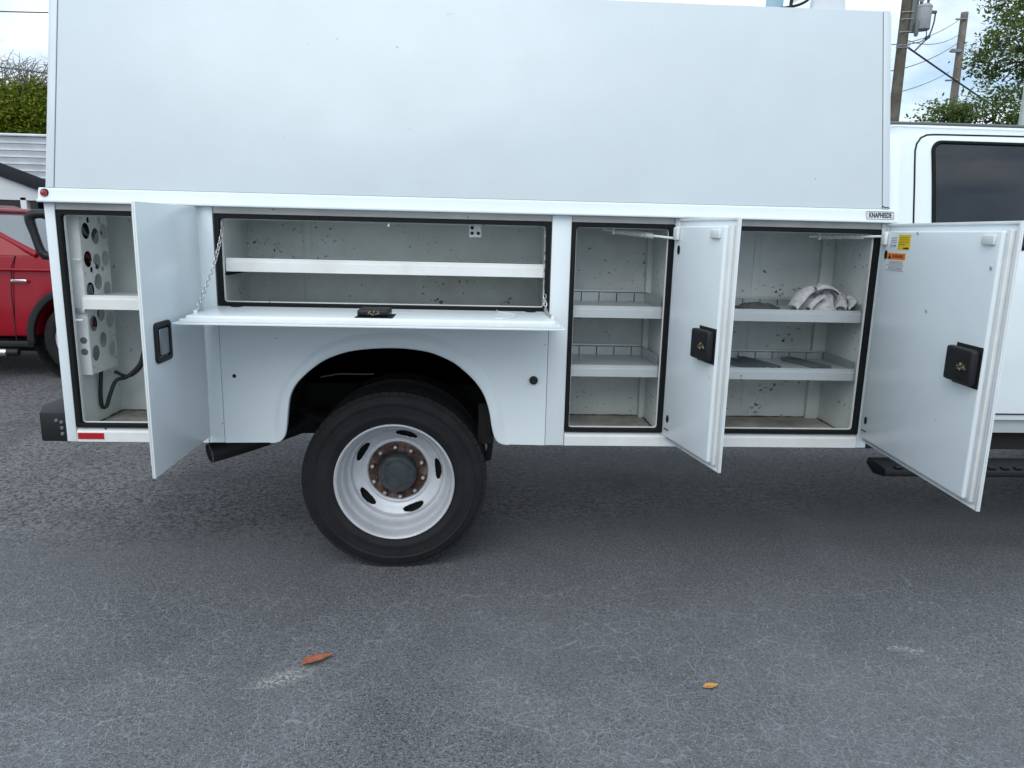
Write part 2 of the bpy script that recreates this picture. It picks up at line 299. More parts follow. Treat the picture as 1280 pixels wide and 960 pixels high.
# ------------------------------------------------------------------ mesh helpers
def tag(o, label=None, cat=None, group=None, kind=None):
    if label: o['label'] = label
    if cat: o['category'] = cat
    if group: o['group'] = group
    if kind: o['kind'] = kind
    return o
def empty(name, loc):
    o = bpy.data.objects.new(name, None); COL.objects.link(o); o.location = loc; o.empty_display_size = .1
    return o
def root_of(p):
    loc = Vector((0, 0, 0))
    while p is not None: loc = loc + p.location; p = p.parent
    return loc
def link_mesh(name, me, mat, parent=None, smooth=30):
    me.materials.append(MATS[mat] if isinstance(mat, str) else mat)
    o = bpy.data.objects.new(name, me); COL.objects.link(o)
    if parent is not None:
        o.parent = parent
        off = root_of(parent)
        me.transform(Matrix.Translation(-off))
    if smooth is not None and len(me.polygons):
        me.shade_smooth(); me.set_sharp_from_angle(angle=R(smooth))
    return o
class MB:
    def __init__(s): s.v = []; s.f = []
    def add(s, vs, fs):
        n = len(s.v); s.v += [tuple(v) for v in vs]; s.f += [tuple(i+n for i in f) for f in fs]; return s
    def box(s, x0, x1, y0, y1, z0, z1):
        return s.add([(x, y, z) for z in (z0, z1) for y in (y0, y1) for x in (x0, x1)], [(0,2,3,1),(4,5,7,6),(0,1,5,4),(2,6,7,3),(0,4,6,2),(1,3,7,5)])
    def obox(s, M, x0, x1, y0, y1, z0, z1):
        b = MB().box(x0, x1, y0, y1, z0, z1); return s.add([M @ Vector(v) for v in b.v], b.f)
    def prism(s, poly, fn, d0, d1):
        n = len(poly)
        s.add([fn(p, d0) for p in poly]+[fn(p, d1) for p in poly], [tuple(range(n))[::-1], tuple(range(n, 2*n))]+[(i, (i+1) % n, n+(i+1) % n, n+i) for i in range(n)])
        return s
    def tube(s, pts, r, seg=8, cap=True):
        pts = [Vector(p) for p in pts]; n = len(pts); rs = r if isinstance(r, (list, tuple)) else [r]*n
        vs = []; prev = None
        for i, p in enumerate(pts):
            t = (pts[min(i+1, n-1)]-pts[max(i-1, 0)]).normalized()
            if prev is None: a = t.orthogonal().normalized()
            else: a = (prev-t*prev.dot(t)); a = a.normalized() if a.length > 1e-6 else t.orthogonal().normalized()
            prev = a; b = t.cross(a)
            vs += [p+(a*math.cos(2*math.pi*k/seg)+b*math.sin(2*math.pi*k/seg))*rs[i] for k in range(seg)]
        fs = [(i*seg+k, i*seg+(k+1) % seg, (i+1)*seg+(k+1) % seg, (i+1)*seg+k) for i in range(n-1) for k in range(seg)]
        if cap: fs += [tuple(range(seg))[::-1], tuple((n-1)*seg+k for k in range(seg))]
        return s.add(vs, fs)
    def lathe(s, prof, c, seg=64, axis='y', a0=0, closed=False):
        n = len(prof); vs = []
        for k in range(seg):
            a = a0+2*math.pi*k/seg; ca, sa = math.cos(a), math.sin(a)
            for r, h in prof:
                if axis == 'y': vs.append((c[0]+r*ca, c[1]+h, c[2]+r*sa))
                elif axis == 'z': vs.append((c[0]+r*ca, c[1]+r*sa, c[2]+h))
                else: vs.append((c[0]+h, c[1]+r*ca, c[2]+r*sa))
        m = n if closed else n-1
        fs = [(k*n+i, k*n+(i+1) % n, ((k+1) % seg)*n+(i+1) % n, ((k+1) % seg)*n+i) for k in range(seg) for i in range(m)]
        return s.add(vs, fs)
    def grid(s, rows):
        n = len(rows[0]); return s.add([p for r in rows for p in r], [(i*n+j, i*n+j+1, (i+1)*n+j+1, (i+1)*n+j) for i in range(len(rows)-1) for j in range(n-1)])
    def build(s, name, mat, parent=None, bevel=0, seg=2, smooth=30, M=None, fix=True):
        me = bpy.data.meshes.new(name); me.from_pydata([tuple(v) for v in s.v], [], s.f)
        if M is not None: me.transform(M)
        bm = bmesh.new(); bm.from_mesh(me)
        if fix: bmesh.ops.recalc_face_normals(bm, faces=bm.faces)
        if bevel:
            es = [e for e in bm.edges if len(e.link_faces) == 2 and e.calc_face_angle(0) > R(35)]
            bmesh.ops.bevel(bm, geom=es, offset=bevel, segments=seg, affect='EDGES', clamp_overlap=True, profile=.5)
        bm.to_mesh(me); bm.free()
        return link_mesh(name, me, mat, parent, smooth)
def holed_plate(loops, fn, d0, d1):
    """2-D outline loops[0] with holes loops[1:], filled and given thickness"""
    bm = bmesh.new(); es = []
    for lp in loops:
        vs = [bm.verts.new((p[0], p[1], 0)) for p in lp]
        es += [bm.edges.new((vs[i], vs[(i+1) % len(vs)])) for i in range(len(vs))]
    bmesh.ops.triangle_fill(bm, use_beauty=True, use_dissolve=False, edges=es)
    bm.verts.index_update()
    vs = [(v.co.x, v.co.y) for v in bm.verts]; fs = [tuple(v.index for v in f.verts) for f in bm.faces]; bm.free()
    mb = MB(); n = len(vs)
    mb.add([fn(p, d0) for p in vs]+[fn(p, d1) for p in vs], [f for f in fs]+[tuple(i+n for i in f[::-1]) for f in fs])
    k = 0
    for lp in loops:
        m = len(lp); mb.f += [(k+i, k+(i+1) % m, n+k+(i+1) % m, n+k+i) for i in range(m)]; k += m
    return mb
def circle(cx, cy, r, n=24, ry=None):
    ry = ry or r; return [(cx+r*math.cos(2*math.pi*i/n), cy+ry*math.sin(2*math.pi*i/n)) for i in range(n)]
def rrect(x0, x1, y0, y1, r, n=5):
    p = []
    for cx, cy, a in ((x1-r, y1-r, 0), (x0+r, y1-r, 90), (x0+r, y0+r, 180), (x1-r, y0+r, 270)):
        p += [(cx+r*math.cos(R(a+90*i/n)), cy+r*math.sin(R(a+90*i/n))) for i in range(n+1)]
    return p
def spline(pts, n):
    """Catmull-Rom through pts, n samples evenly in arc length"""
    P = [Vector((*p, 0)) if len(p) == 2 else Vector(p) for p in pts]; P = [2*P[0]-P[1]]+P+[2*P[-1]-P[-2]]
    fine = []
    for i in range(1, len(P)-2):
        for k in range(12):
            t = k/12; a, b, c, d = P[i-1], P[i], P[i+1], P[i+2]
            fine.append(.5*((2*b)+(c-a)*t+(2*a-5*b+4*c-d)*t*t+(3*b-a-3*c+d)*t**3))
    fine.append(P[-2]); L = [0]
    for i in range(1, len(fine)): L.append(L[-1]+(fine[i]-fine[i-1]).length)
    out = []; j = 0
    for k in range(n):
        s = L[-1]*k/(n-1)
        while j < len(L)-2 and L[j+1] < s: j += 1
        t = (s-L[j])/max(1e-9, L[j+1]-L[j]); out.append(fine[j].lerp(fine[j+1], min(1, t)))
    return out
def text_mesh(body, size, M, mat, name, parent, extrude=.0006, scale=(1, 1, 1), bold=0):
    cu = bpy.data.curves.new('lettering', 'FONT'); cu.body = body; cu.size = size; cu.extrude = extrude; cu.align_x = 'CENTER'; cu.align_y = 'CENTER'; cu.offset = bold; cu.space_character = 1.07
    ob = bpy.data.objects.new('tmp_text', cu); COL.objects.link(ob)
    bpy.context.view_layer.update()
    me = bpy.data.meshes.new_from_object(ob.evaluated_get(bpy.context.evaluated_depsgraph_get()))
    bpy.data.objects.remove(ob); me.transform(Matrix.Diagonal((*scale, 1))); me.transform(M); me.materials.clear()
    return link_mesh(name, me, mat, parent, None)
XZ = lambda p, d: (p[0], d, p[1])          # outline in x/z, depth y
XY = lambda p, d: (p[0], p[1], d)
YZ = lambda p, d: (d, p[0], p[1])

# ------------------------------------------------------------------ ground
mb = MB(); st = [-900, -200, -60, -20, -8, 0, 8, 20, 60, 200, 900]
mb.grid([[(x, y, 0) for x in st] for y in st])
tag(mb.build('asphalt_ground', 'asphalt', smooth=None), 'dark grey cracked asphalt parking lot', 'asphalt', kind='structure')

# ================================================================== SERVICE TRUCK
T = empty('service_truck', (0, 1.2, 0))
tag(T, 'white utility service truck with its side compartments standing open', 'truck')
ZB, ZT = .59, 1.558           # body bottom, underside of drip rail
ZO0, ZO1 = .652, 1.533        # compartment openings
# --- posts between the compartments
for x0, x1, z0 in ((-1.680, -1.640, ZB), (-1.100, -1.036, ZB), (.317, .397, ZB), (.824, .904, ZO0-.012), (1.694, 1.736, ZB)):
    mb = MB().box(x0, x1, 0, .03, z0, ZT)
    mb.build('post', 'paint', T, bevel=.003)
# --- sills below the door openings
for x0, x1 in ((-1.638, -1.1025), (.3995, .902), (.9045, 1.692)):
    poly = [(0, ZB), (0, ZO0-.022), (.004, ZO0-.016), (.014, ZO0-.006), (.03, ZO0-.006), (.03, ZB)]
    MB().prism(poly, lambda p, d: (d, p[0], p[1]), x0, x1).build('sill', 'paint_edge', T)
# --- header strips
for x0, x1 in ((-1.638, -1.102), (-1.034, .315), (.399, .822), (.906, 1.692)):
    MB().box(x0, x1, .008, .03, ZO1, ZT).build('header', 'header', T)
MB().box(-1.034, .315, .006, .03, 1.140, 1.166).build('header', 'header', T)
# --- weather seals
openings = [(-1.638, -1.112, ZO0, ZO1), (-1.030, .313, 1.166, ZO1), (.397, .822, ZO0, ZO1), (.906, 1.692, ZO0, ZO1)]
for x0, x1, z0, z1 in openings:
    w_ = .019
    mb = holed_plate([rrect(x0, x1, z0, z1, .003, 1), rrect(x0+w_, x1-w_, z0+w_*.8, z1-w_, .012, 3)[::-1]], XZ, -.004, .022)
    mb.build('door_seal', 'rubber_seal', T, bevel=.002, seg=1)
    mb = holed_plate([rrect(x0+w_+.0005, x1-w_-.0005, z0+w_*.8+.0005, z1-w_-.0005, .012, 3), rrect(x0+w_+.004, x1-w_-.004, z0+w_*.8+.004, z1-w_-.003, .008, 3)[::-1]], XZ, .018, .03)
    mb.build('opening_flange', 'white_shelf', T)
# --- compartment liners: back, sides, top, floor
def compartment(x0, x1, z0, z1, dep, xs, lm='liner'):
    c = MB().box(x0, x1, dep, dep+.012, z0, z1).build('back_panel', lm, T)
    MB().box(x0-.012, x0, .031, dep, z0, z1).build('side_panel', lm, T)
    MB().box(x1, x1+.012, .031, dep, z0, z1).build('side_panel', lm, T)
    MB().box(x0, x1, .031, dep, z1, z1+.012).build('top_panel', 'liner', T)
    MB().box(x0, x1, .031, dep, z0-.012, z0).build('floor_panel', 'floor_liner', T)
    mb = MB(); rnd = random.Random(int(x0*100))
    for a, b in (((x0+.004, dep-.004), (x1-.004, dep-.004)), ((x0+.004, .06), (x0+.004, dep-.01)), ((x1-.004, .06), (x1-.004, dep-.01))):
        n = 24; mb.tube([(a[0]+(b[0]-a[0])*i/n, a[1]+(b[1]-a[1])*i/n, z0+.001) for i in range(n+1)], [.0025+.0035*rnd.random()**2 for i in range(n+1)], 6)
    mb.build('floor_sealant', 'rust_bead', T, smooth=60)
    for x in xs: MB().box(x-.018, x+.018, dep-.004, dep-.0005, z0+.01, z1-.01).build('stiffener', 'liner', T, bevel=.001)
    return c
compartment(-1.634, -1.106, .628, 1.552, .40, ())
compartment(-1.026, .309, 1.133, 1.552, .42, (-.76,), 'liner_worn')
compartment(.392, .826, .628, 1.552, .40, ())
compartment(.902, 1.690, .628, 1.552, .40, (1.33,), 'liner_worn')
MB().box(.800, .8255, .355, .399, .628, 1.552).build('corner_channel', 'liner', T, bevel=.002)
MB().box(1.628, 1.6895, .372, .399, .628, 1.552).build('corner_channel', 'liner', T, bevel=.002)
MB().box(.393, .799, .386, .3995, 1.085, 1.10).build('back_rib', 'liner', T)
MB().box(.903, 1.627, .386, .3995, 1.085, 1.10).build('back_rib', 'liner', T)

# --- wheel-arch panel with raised lip
arch = [(-.835, .5903), (-.808, .597), (-.788, .617), (-.777, .65), (-.769, .71), (-.757, .79), (-.732, .843), (-.698, .881), (-.65, .923), (-.598, .956), (-.53, .982), (-.466, .995), (-.38, 1.003), (-.30, 1.004), (-.23, .998), (-.168, .986), (-.11, .963), (-.068, .94), (-.02, .90), (.016, .863), (.045, .82), (.062, .78), (.076, .73), (.084, .68), (.091, .648), (.102, .617), (.122, .597), (.150, .5903)]
bul = [(-.850, .5903), (-.838, .598), (-.831, .62), (-.829, .65), (-.823, .71), (-.807, .79), (-.775, .855), (-.735, .905), (-.685, .958), (-.622, 1.005), (-.54, 1.040), (-.468, 1.056), (-.38, 1.066), (-.298, 1.068), (-.22, 1.063), (-.145, 1.046), (-.075, 1.015), (-.022, .982), (.028, .94), (.066, .892), (.095, .842), (.114, .795), (.128, .74), (.137, .68), (.141, .645), (.146, .612), (.155, .598), (.165, .5903)]
A = spline(arch, 90); B = spline(bul, 90)
loop = [(-1.034, ZB)]+[(p.x, p.y) for p in A[1:-1]]+[(.315, ZB), (.315, 1.139), (-1.034, 1.139)]
panel = holed_plate([loop], XZ, 0, .012).build('wheel_arch_panel', 'paint', T)
rows = []
prof = [(0, .012), (0, -.007), (.03, -.011), (.10, -.0125), (.30, -.013), (.50, -.0128), (.62, -.0115), (.75, -.008), (.88, -.0035), (1.0, -.0008)]
def fade(i): q = min(i, 89-i)/9; return 1 if q >= 1 else q*q*(3-2*q)
for t, y in prof: rows.append([(a.x+(b.x-a.x)*t, (y if y > 0 else y*fade(i)-.0004), a.y+(b.y-a.y)*t) for i, (a, b) in enumerate(zip(A, B))])
MB().grid(rows).build('arch_lip', 'paint', panel, smooth=60)
MB().lathe([(0, -.024), (.010, -.024), (.0135, -.020), (.014, -.012), (.018, -.010), (.018, -.001)], (.259, 0, .876), 20).build('drain_plug', 'black_plastic', panel)
MB().lathe([(0, -.0035), (.006, -.003), (.008, -.001)], (-.983, 0, .877), 14).build('rivet', 'underbody', panel)

# --- drip rail
poly = [(.0, 1.5585), (-.028, 1.5585), (-.031, 1.561), (-.031, 1.566), (-.022, 1.570), (-.019, 1.576), (-.012, 1.607), (-.004, 1.614), (.0, 1.6145), (.03, 1.6145), (.03, 1.5585)]
rail = MB().prism(poly, lambda p, d: (d, p[0], p[1]), -1.688, 1.738).build('drip_rail', 'paint', T)
MB().lathe([(0, -.016), (.007, -.0145), (.0115, -.010), (.0135, -.003), (.0135, .01)], (-1.664, -.016, 1.594), 20).build('marker_light', 'red_lens', T)
MB().lathe([(.0136, -.004), (.016, -.003), (.0165, .004), (.0165, .01)], (-1.664, -.0145, 1.594), 20).build('lamp_bezel', 'rubber_seal', T)
MB().box(-1.634, -1.529, -.0025, -.0002, .6015, .6275).build('reflector', 'red_reflector', T)
# badge
tiltb = Matrix.Translation((1.668, -.0172, 1.588)) @ Matrix.Rotation(R(90-13), 4, 'X')
bdg = holed_plate([rrect(-.060, .060, -.0185, .0185, .006)], lambda p, d: (p[0]-.0025*(p[1] > 0), p[1], d), -.003, .0015)
bd = bdg.build('maker_badge', 'badge_plate', T, M=tiltb)
hb = holed_plate([rrect(-.0575, .0575, -.0165, .0165, .005), rrect(-.056, .056, -.015, .015, .0045)[::-1]], XY, .0015, .0021); hb.build('badge_outline', 'print_black', bd, M=tiltb)
text_mesh('KNAPHEIDE', .030, tiltb @ Matrix.Translation((0, 0, .002)), 'print_black', 'badge_lettering', bd, scale=(.565, .98, 1), bold=.0010)

# --- upper box with leaning sides
LEAN = .175; ZU0, ZU1 = 1.615, 2.418
def up(x, s, o=0):   # point on the leaning side: s = 0..1, o = outward offset
    return (x, LEAN*s-o, ZU0+(ZU1-ZU0)*s)
def slab(x0, x1, s0, s1, o0, o1):
    return MB().add([up(x0, s0, o0), up(x1, s0, o0), up(x1, s1, o0), up(x0, s1, o0), up(x0, s0, o1), up(x1, s0, o1), up(x1, s1, o1), up(x0, s1, o1)], [(3,2,1,0),(4,5,6,7),(0,1,5,4),(2,3,7,6),(1,2,6,5),(3,0,4,7)])
slab(-1.630, 1.680, 0, 1, -.015, .004).build('upper_side_panel', 'upper_paint_dimmed', T, bevel=.002)
tr = slab(-1.664, -1.633, .0, 1.0, -.015, .006).build('corner_trim', 'upper_paint_dimmed', T, bevel=.003)
tr2 = slab(1.683, 1.712, .0, 1.003, -.015, .006).build('corner_trim', 'upper_paint_dimmed', T, bevel=.003)
for x in (-1.6315, 1.6815): slab(x-.0016, x+.0016, .01, .995, -.012, .0018).build('panel_seam', 'box_grey', T)
MB().tube([up(1.6815, .012, .004), (1.6815, -.006, 1.626), (1.690, -.009, 1.6215), (1.700, -.009, 1.6225), (1.708, -.009, 1.6185)], .0018, 6).build('panel_seam', 'underbody', T)
YF = 2.42
poly = [(.016, 1.556), (.016+LEAN, ZU1-.002), (YF-.016-LEAN, ZU1-.002), (YF-.016, 1.556), (YF-.016, ZB), (YF-.44, ZB), (YF-.44, 1.0), (.44, 1.0), (.44, ZB), (.03, ZB)]
MB().prism(poly, YZ, -1.678, -1.665).build('rear_wall', 'paint', T)
MB().prism(poly, YZ, 1.715, 1.728).build('front_wall', 'paint', T)
MB().box(-1.664, 1.712, LEAN+.014, YF-LEAN-.014, ZU1-.014, ZU1-.004).build('roof_panel', 'paint', T)
MB().add([(-1.664, YF-LEAN, ZU1), (1.712, YF-LEAN, ZU1), (1.712, YF, 1.615), (-1.664, YF, 1.615), (-1.68, YF, ZB), (1.736, YF, ZB)], [(0, 1, 2, 3), (3, 2, 5, 4)]).build('far_side_panel', 'paint', T)
# undersides
MB().box(-1.665, -.80, .03, .44, .595, .612).build('compartment_bottom', 'underbody', T)
MB().box(.12, 1.73, .03, .44, .595, .612).build('compartment_bottom', 'underbody', T)
MB().box(-1.665, 1.73, 1.98, 2.39, .595, .612).build('compartment_bottom', 'underbody', T)
MB().box(-1.664, 1.714, .44, 1.98, 1.0, 1.03).build('body_floor', 'underbody', T)
# wheel well
def well(y0, y1):
    mb = MB()
    mb.box(-.86, -.85, y0, y1, .60, 1.10).box(.16, .17, y0, y1, .60, 1.10).box(-.85, .16, y0, y1, 1.10, 1.11).box(-1.25, .30, y1, y1+.01, .44, .999).box(-.85, .16, y1, y1+.01, .9995, 1.10)
    return mb
well(.014, .70).build('wheel_well', 'liner_black', T)
# wheel arch underside details: bracket, mud-flap rod, chassis rails
for y in (.74, 1.60): MB().box(-1.75, 5.4, y-.04, y+.04, .70, .90).build('chassis_rail', 'underbody', T, bevel=.008)
MB().tube([(-.335, .35, .405), (-.335, 2.07, .405)], .065, 14).build('rear_axle', 'underbody', T)
MB().lathe([(0, -.22), (.10, -.18), (.16, -.08), (.17, .05), (.11, .16), (0, .20)], (-.335, 1.2, .405), 20).build('differential', 'underbody', T)
MB().add(*(lambda b: (b.v, b.f))(MB().tube([(-1.1, .62, .62), (-.75, .62, .545), (-.335, .62, .50), (.1, .62, .545), (.45, .62, .62)], .03, 6))).build('leaf_spring', 'underbody', T)
mb = MB().tube([(.075, .10, .80), (.082, .10, .70), (.078, .12, .62), (.085, .16, .53), (.075, .20, .47)], [.012, .02, .016, .013, .02], 7)
mb.box(.03, .10, .12, .15, .56, .74); mb.tube([(.06, .13, .77), (.10, .06, .74), (.12, .02, .72)], .006, 6)
mb.build('mudflap_bracket', 'underbody', T)
MB().tube([(-.70, .34, .81), (-.62, .36, .822), (-.5, .38, .818), (-.46, .38, .820)], .0035, 6).build('brake_line', 'box_grey', T)
# exhaust
mb = MB(); pts = spline([(-1.225, .34, .438), (-1.08, .45, .462), (-.86, .62, .51), (-.6, .80, .58), (-.2, .9, .66)], 22)
mb.tube(pts, .047, 20, cap=False); d_ = (pts[1]-pts[0]).normalized()
mb.build('exhaust_pipe', 'pipe_black', T, smooth=60)
_a = d_.orthogonal().normalized(); _b = d_.cross(_a); _c = [pts[0]+(_a*math.cos(2*math.pi*i/28)+_b*math.sin(2*math.pi*i/28))*.0455 for i in range(29)]
MB().tube(_c, .003, 6, cap=False).build('exhaust_rim', 'box_grey', T, smooth=60)
mb = MB().tube(pts[:4], .043, 20, cap=True); mb.v = [tuple(Vector(v)+d_*.004) for v in mb.v]; mb.build('exhaust_bore', 'black_void', T)

# --- rear bumper and grab handle
bump = MB().prism([(-1.690, .03), (-1.690, 2.38), (-1.86, 2.32), (-1.86, .16), (-1.80, .03)], XY, .580, .706).build('rear_bumper', 'suv_black', T, bevel=.008)
for x, z in ((-1.712, .665), (-1.712, .640), (-1.712, .615), (-1.732, .672)):
    MB().lathe([(0, -.006), (.006, -.006), (.008, -.003), (.008, .002)], (x, .03, z), 8).build('bolt', 'box_grey', bump)
rr = .017
gl = [(-1.672, .08, 1.515), (-1.700, .076, 1.515), (-1.745, .072, 1.515), (-1.765, .070, 1.512), (-1.778, .070, 1.500), (-1.776, .069, 1.480), (-1.765, .068, 1.44), (-1.752, .067, 1.39), (-1.744, .067, 1.365), (-1.730, .068, 1.350), (-1.71, .070, 1.347), (-1.672, .08, 1.347)]
MB().tube(gl, [.018, .018, .0185, .020, .021, .019, .0165, .0165, .018, .019, .0175, .0175], 8).build('grab_handle', 'black_plastic', T, smooth=50)
for z, t in ((1.516, 0), (1.499, 1)):
    MB().tube([(-1.672, .066, z), (-1.708, .058, z)], .008, 10).build('handle_bolt', 'zinc_white', T)

# --- hinged doors
def door(hx, w, th, z0, z1):
    u = Vector((-math.cos(th), -math.sin(th), 0)); n = Vector((math.sin(th), -math.cos(th), 0))   # along the door / outward
    M = Matrix(((u.x, n.x, 0, hx), (u.y, n.y, 0, -.012), (u.z, n.z, 1, 0), (0, 0, 0, 1)))
    skin = MB().obox(M, .004, w, 0, .006, z0, z1).build('compartment_door', 'paint_door', T, bevel=.002)
    # folded hem round the skin, on the inside
    mb = MB()
    for a in ((w-.012, w-.0005, z0+.0005, z1-.0005), (.005, w-.0125, z0+.0005, z0+.010), (.005, w-.0125, z1-.010, z1-.0005)):
        mb.obox(M, a[0], a[1], -.006, -.0003, a[2], a[3])
    mb.build('hem', 'paint_edge', skin, bevel=.0015)
    # inner pan with a stepped edge at the free side
    MB().obox(M, .030, w-.048, -.030, -.0003, z0+.026, z1-.030).build('inner_pan', 'paint_door', skin, bevel=.007, seg=3)
    MB().obox(M, w-.0478, w-.026, -.017, -.0003, z0+.022, z1-.026).build('pan_step', 'paint_edge', skin, bevel=.004, seg=2)
    # piano hinge
    mb = MB(); k = 0; z = z0+.002
    while z < z1-.03:
        l = .042; mb.tube([(hx+.001, -.013, z), (hx+.001, -.013, z+l-.004)], .0058, 8); z += l
    mb.build('piano_hinge', 'zinc_white', skin)
    return skin, M
def latch(skin, M, u0, u1, zc, h):
    """black rotary latch case on the inside of a door"""
    MB().obox(M, u0+.010, u1+.004, -.0325, -.0302, zc-h/2-.010, zc+h/2+.010).build('latch_recess', 'black_void', skin)
    MB().obox(M, u0, u1, -.062, -.0327, zc-h/2, zc+h/2).build('latch_case', 'black_plastic', skin, bevel=.009, seg=3)
    mb = MB()
    pit = MB().obox(M, u0+(u1-u0)*.52, u0+(u1-u0)*.90, -.0632, -.0622, zc-h*.16, zc+h*.12).build('latch_pit', 'black_void', skin)
    for du, dz, l, ang in ((.58, -.04, .020, 40), (.64, -.08, .016, -30), (.70, .0, .022, 70), (.75, -.06, .016, 10), (.82, -.02, .018, -50), (.68, .05, .014, 20)):
        c = Vector((u0+(u1-u0)*du, -.0645, zc+h*dz)); d = Vector((math.cos(R(ang)), 0, math.sin(R(ang))))*l/2
        mb.tube([M @ (c-d), M @ (c+d*.2+Vector((0, -.003, .002))), M @ (c+d)], [.0030, .0042, .0028], 6)
    mb.build('latch_mechanism', 'brass', skin)
    for du, dz in ((.15, .36), (.5, .36), (.15, -.36), (.5, -.36)):
        c = M @ Vector((u0+(u1-u0)*du, -.0625, zc+h*dz)); MB().obox(Matrix.Translation(c) @ M.to_3x3().to_4x4(), -.005, .005, -.002, .003, -.005, .005).build('latch_screw', 'underbody', skin, bevel=.002)
def disc_on(M, u, z, r, off, rz=None, name='plug', mat='rubber_seal', parent=None):
    a = [M @ Vector((u+r*math.cos(2*math.pi*i/18), off, z+(rz or r)*math.sin(2*math.pi*i/18))) for i in range(18)]
    b = [M @ Vector((u+r*math.cos(2*math.pi*i/18), off+.004, z+(rz or r)*math.sin(2*math.pi*i/18))) for i in range(18)]
    return MB().add(a+b, [tuple(range(18)), tuple(range(18, 36))[::-1]]+[(i, (i+1) % 18, 18+(i+1) % 18, 18+i) for i in range(18)]).build(name, mat, parent)

D1, M1 = door(-1.094, .548, 1.571, .622, 1.556)
tag(D1, 'narrow rear compartment door swung open, outer face with black paddle handle')
hd = holed_plate([rrect(.352, .484, 1.012, 1.154, .018), rrect(.368, .468, 1.030, 1.136, .014)[::-1]], lambda p, d: M1 @ Vector((p[0], d, p[1])), .0062, .016).build('handle_frame', 'black_plastic', D1, bevel=.002, seg=1)
holed_plate([rrect(.370, .466, 1.032, 1.134, .012)], lambda p, d: M1 @ Vector((p[0], d, p[1])), .0062, .0085).build('handle_dish', 'underbody', D1)
MB().obox(M1, .374, .448, .0087, .0145, 1.037, 1.129).build('paddle', 'handle_grey', D1, bevel=.004)
D2, M2 = door(.836, .470, 1.757, .626, 1.556)
latch(D2, M2, .284, .416, 1.092, .112)
D3, M3 = door(1.712, .845, 1.505, .626, 1.556)
latch(D3, M3, .640, .790, 1.090, .116)
for sk, M, ww in ((D2, M2, .47), (D3, M3, .845)):
    disc_on(M, .072, 1.432, .010, -.0330, .018, parent=sk); disc_on(M, .072, .735, .010, -.0330, .016, parent=sk)
    MB().obox(M, .045, .085, -.0318, -.0302, .686, .690).build('scratch_slot', 'underbody', sk)
    MB().obox(M, .036, .075, -.044, -.0302, 1.470, 1.522).build('stay_bracket', 'paint_edge', sk, bevel=.006)
    MB().obox(M, ww-.135, ww-.070, -.040, -.0302, 1.482, 1.512).build('catch_block', 'paint_edge', sk, bevel=.003)
for u, z, r in ((.43, 1.24, .006), (.77, 1.41, .006), (.30, 1.517, .006)): disc_on(M3, u, z, r, -.0325, name='screw_head', mat='galv', parent=D3)
# stickers on the big door
def sticker(skin, M, u0, u1, z0, z1, mat, name, off=-.0308):
    return MB().obox(M, u0, u1, off, off+.0006, z0, z1).build(name, mat, skin, smooth=None)
sticker(D3, M3, .160, .252, 1.454, 1.512, 'sticker_yellow', 'yellow_label')
for z in (1.500, 1.491, 1.482, 1.473): sticker(D3, M3, .168, .240-.02*(z < 1.48), z, z+.0028, 'print_ochre', 'label_line', -.0314)
sticker(D3, M3, .205, .245, 1.457, 1.463, 'print_black', 'label_line', -.0314)
sticker(D3, M3, .100, .152, 1.462, 1.505, 'sticker_white', 'white_label')
for z in (1.497, 1.488, 1.480): sticker(D3, M3, .104, .148, z, z+.003, 'print_blue', 'label_line', -.0314)
sticker(D3, M3, .102, .114, 1.4635, 1.475, 'print_blue', 'label_line', -.0314); sticker(D3, M3, .122, .146, 1.466, 1.472, 'print_grey', 'label_line', -.0314)
sticker(D3, M3, .082, .228, 1.372, 1.414, 'sticker_white', 'warning_label_text')
sticker(D3, M3, .082, .228, 1.4142, 1.440, 'sticker_orange', 'warning_label')
sticker(D3, M3, .082, .228, 1.392, 1.3935, 'print_grey', 'label_line', -.0314); sticker(D3, M3, .082, .228, 1.3722, 1.3735, 'print_grey', 'label_line', -.0314)
for z in (1.407, 1.4025, 1.398, 1.386, 1.3815, 1.377): sticker(D3, M3, .106, .215, z, z+.0014, 'print_grey', 'label_line', -.0314)
tri = [Vector(p) for p in ((.094, -.0314, 1.418), (.118, -.0314, 1.418), (.106, -.0314, 1.437))]
MB().add([M3 @ p for p in tri]+[M3 @ (p+Vector((0, .0005, 0))) for p in tri], [(0, 1, 2), (5, 4, 3), (0, 3, 4, 1), (1, 4, 5, 2), (2, 5, 3, 0)]).build('warning_triangle', 'print_black', D3)
text_mesh('WARNING', .019, M3 @ Matrix.Translation((.172, -.0316, 1.427)) @ Matrix.Rotation(R(90), 4, 'X'), 'print_black', 'warning_lettering', D3, extrude=.0002, scale=(.95, 1, 1))

# --- spring stays holding the two front doors
def stay(p0, p1, coil0, coil1):
    p0, p1 = Vector(p0), Vector(p1)
    s = MB().tube([p0, p1], .0052, 8).build('door_stay', 'zinc_white', T)
    pts = []; d = (p1-p0); a = d.normalized().orthogonal().normalized(); b = d.normalized().cross(a); turns = 22
    for i in range(turns*9+1):
        t = coil0+(coil1-coil0)*i/(turns*9); q = 2*math.pi*i/9; pts.append(p0+d*t+(a*math.cos(q)+b*math.sin(q))*.0100)
    MB().tube(pts, .0028, 5).build('spring', 'zinc_white', s)
    c = p0+d*(coil0-.02); MB().box(c.x-.005, c.x+.005, c.y-.012, c.y+.012, c.z-.015, c.z+.026).build('stay_eye', 'zinc_white', s, bevel=.002)
    return s
stay((.548, .14, 1.507), (.842, -.03, 1.474), .16, .66)
stay((1.452, .14, 1.499), (1.722, -.04, 1.505), .14, .66)

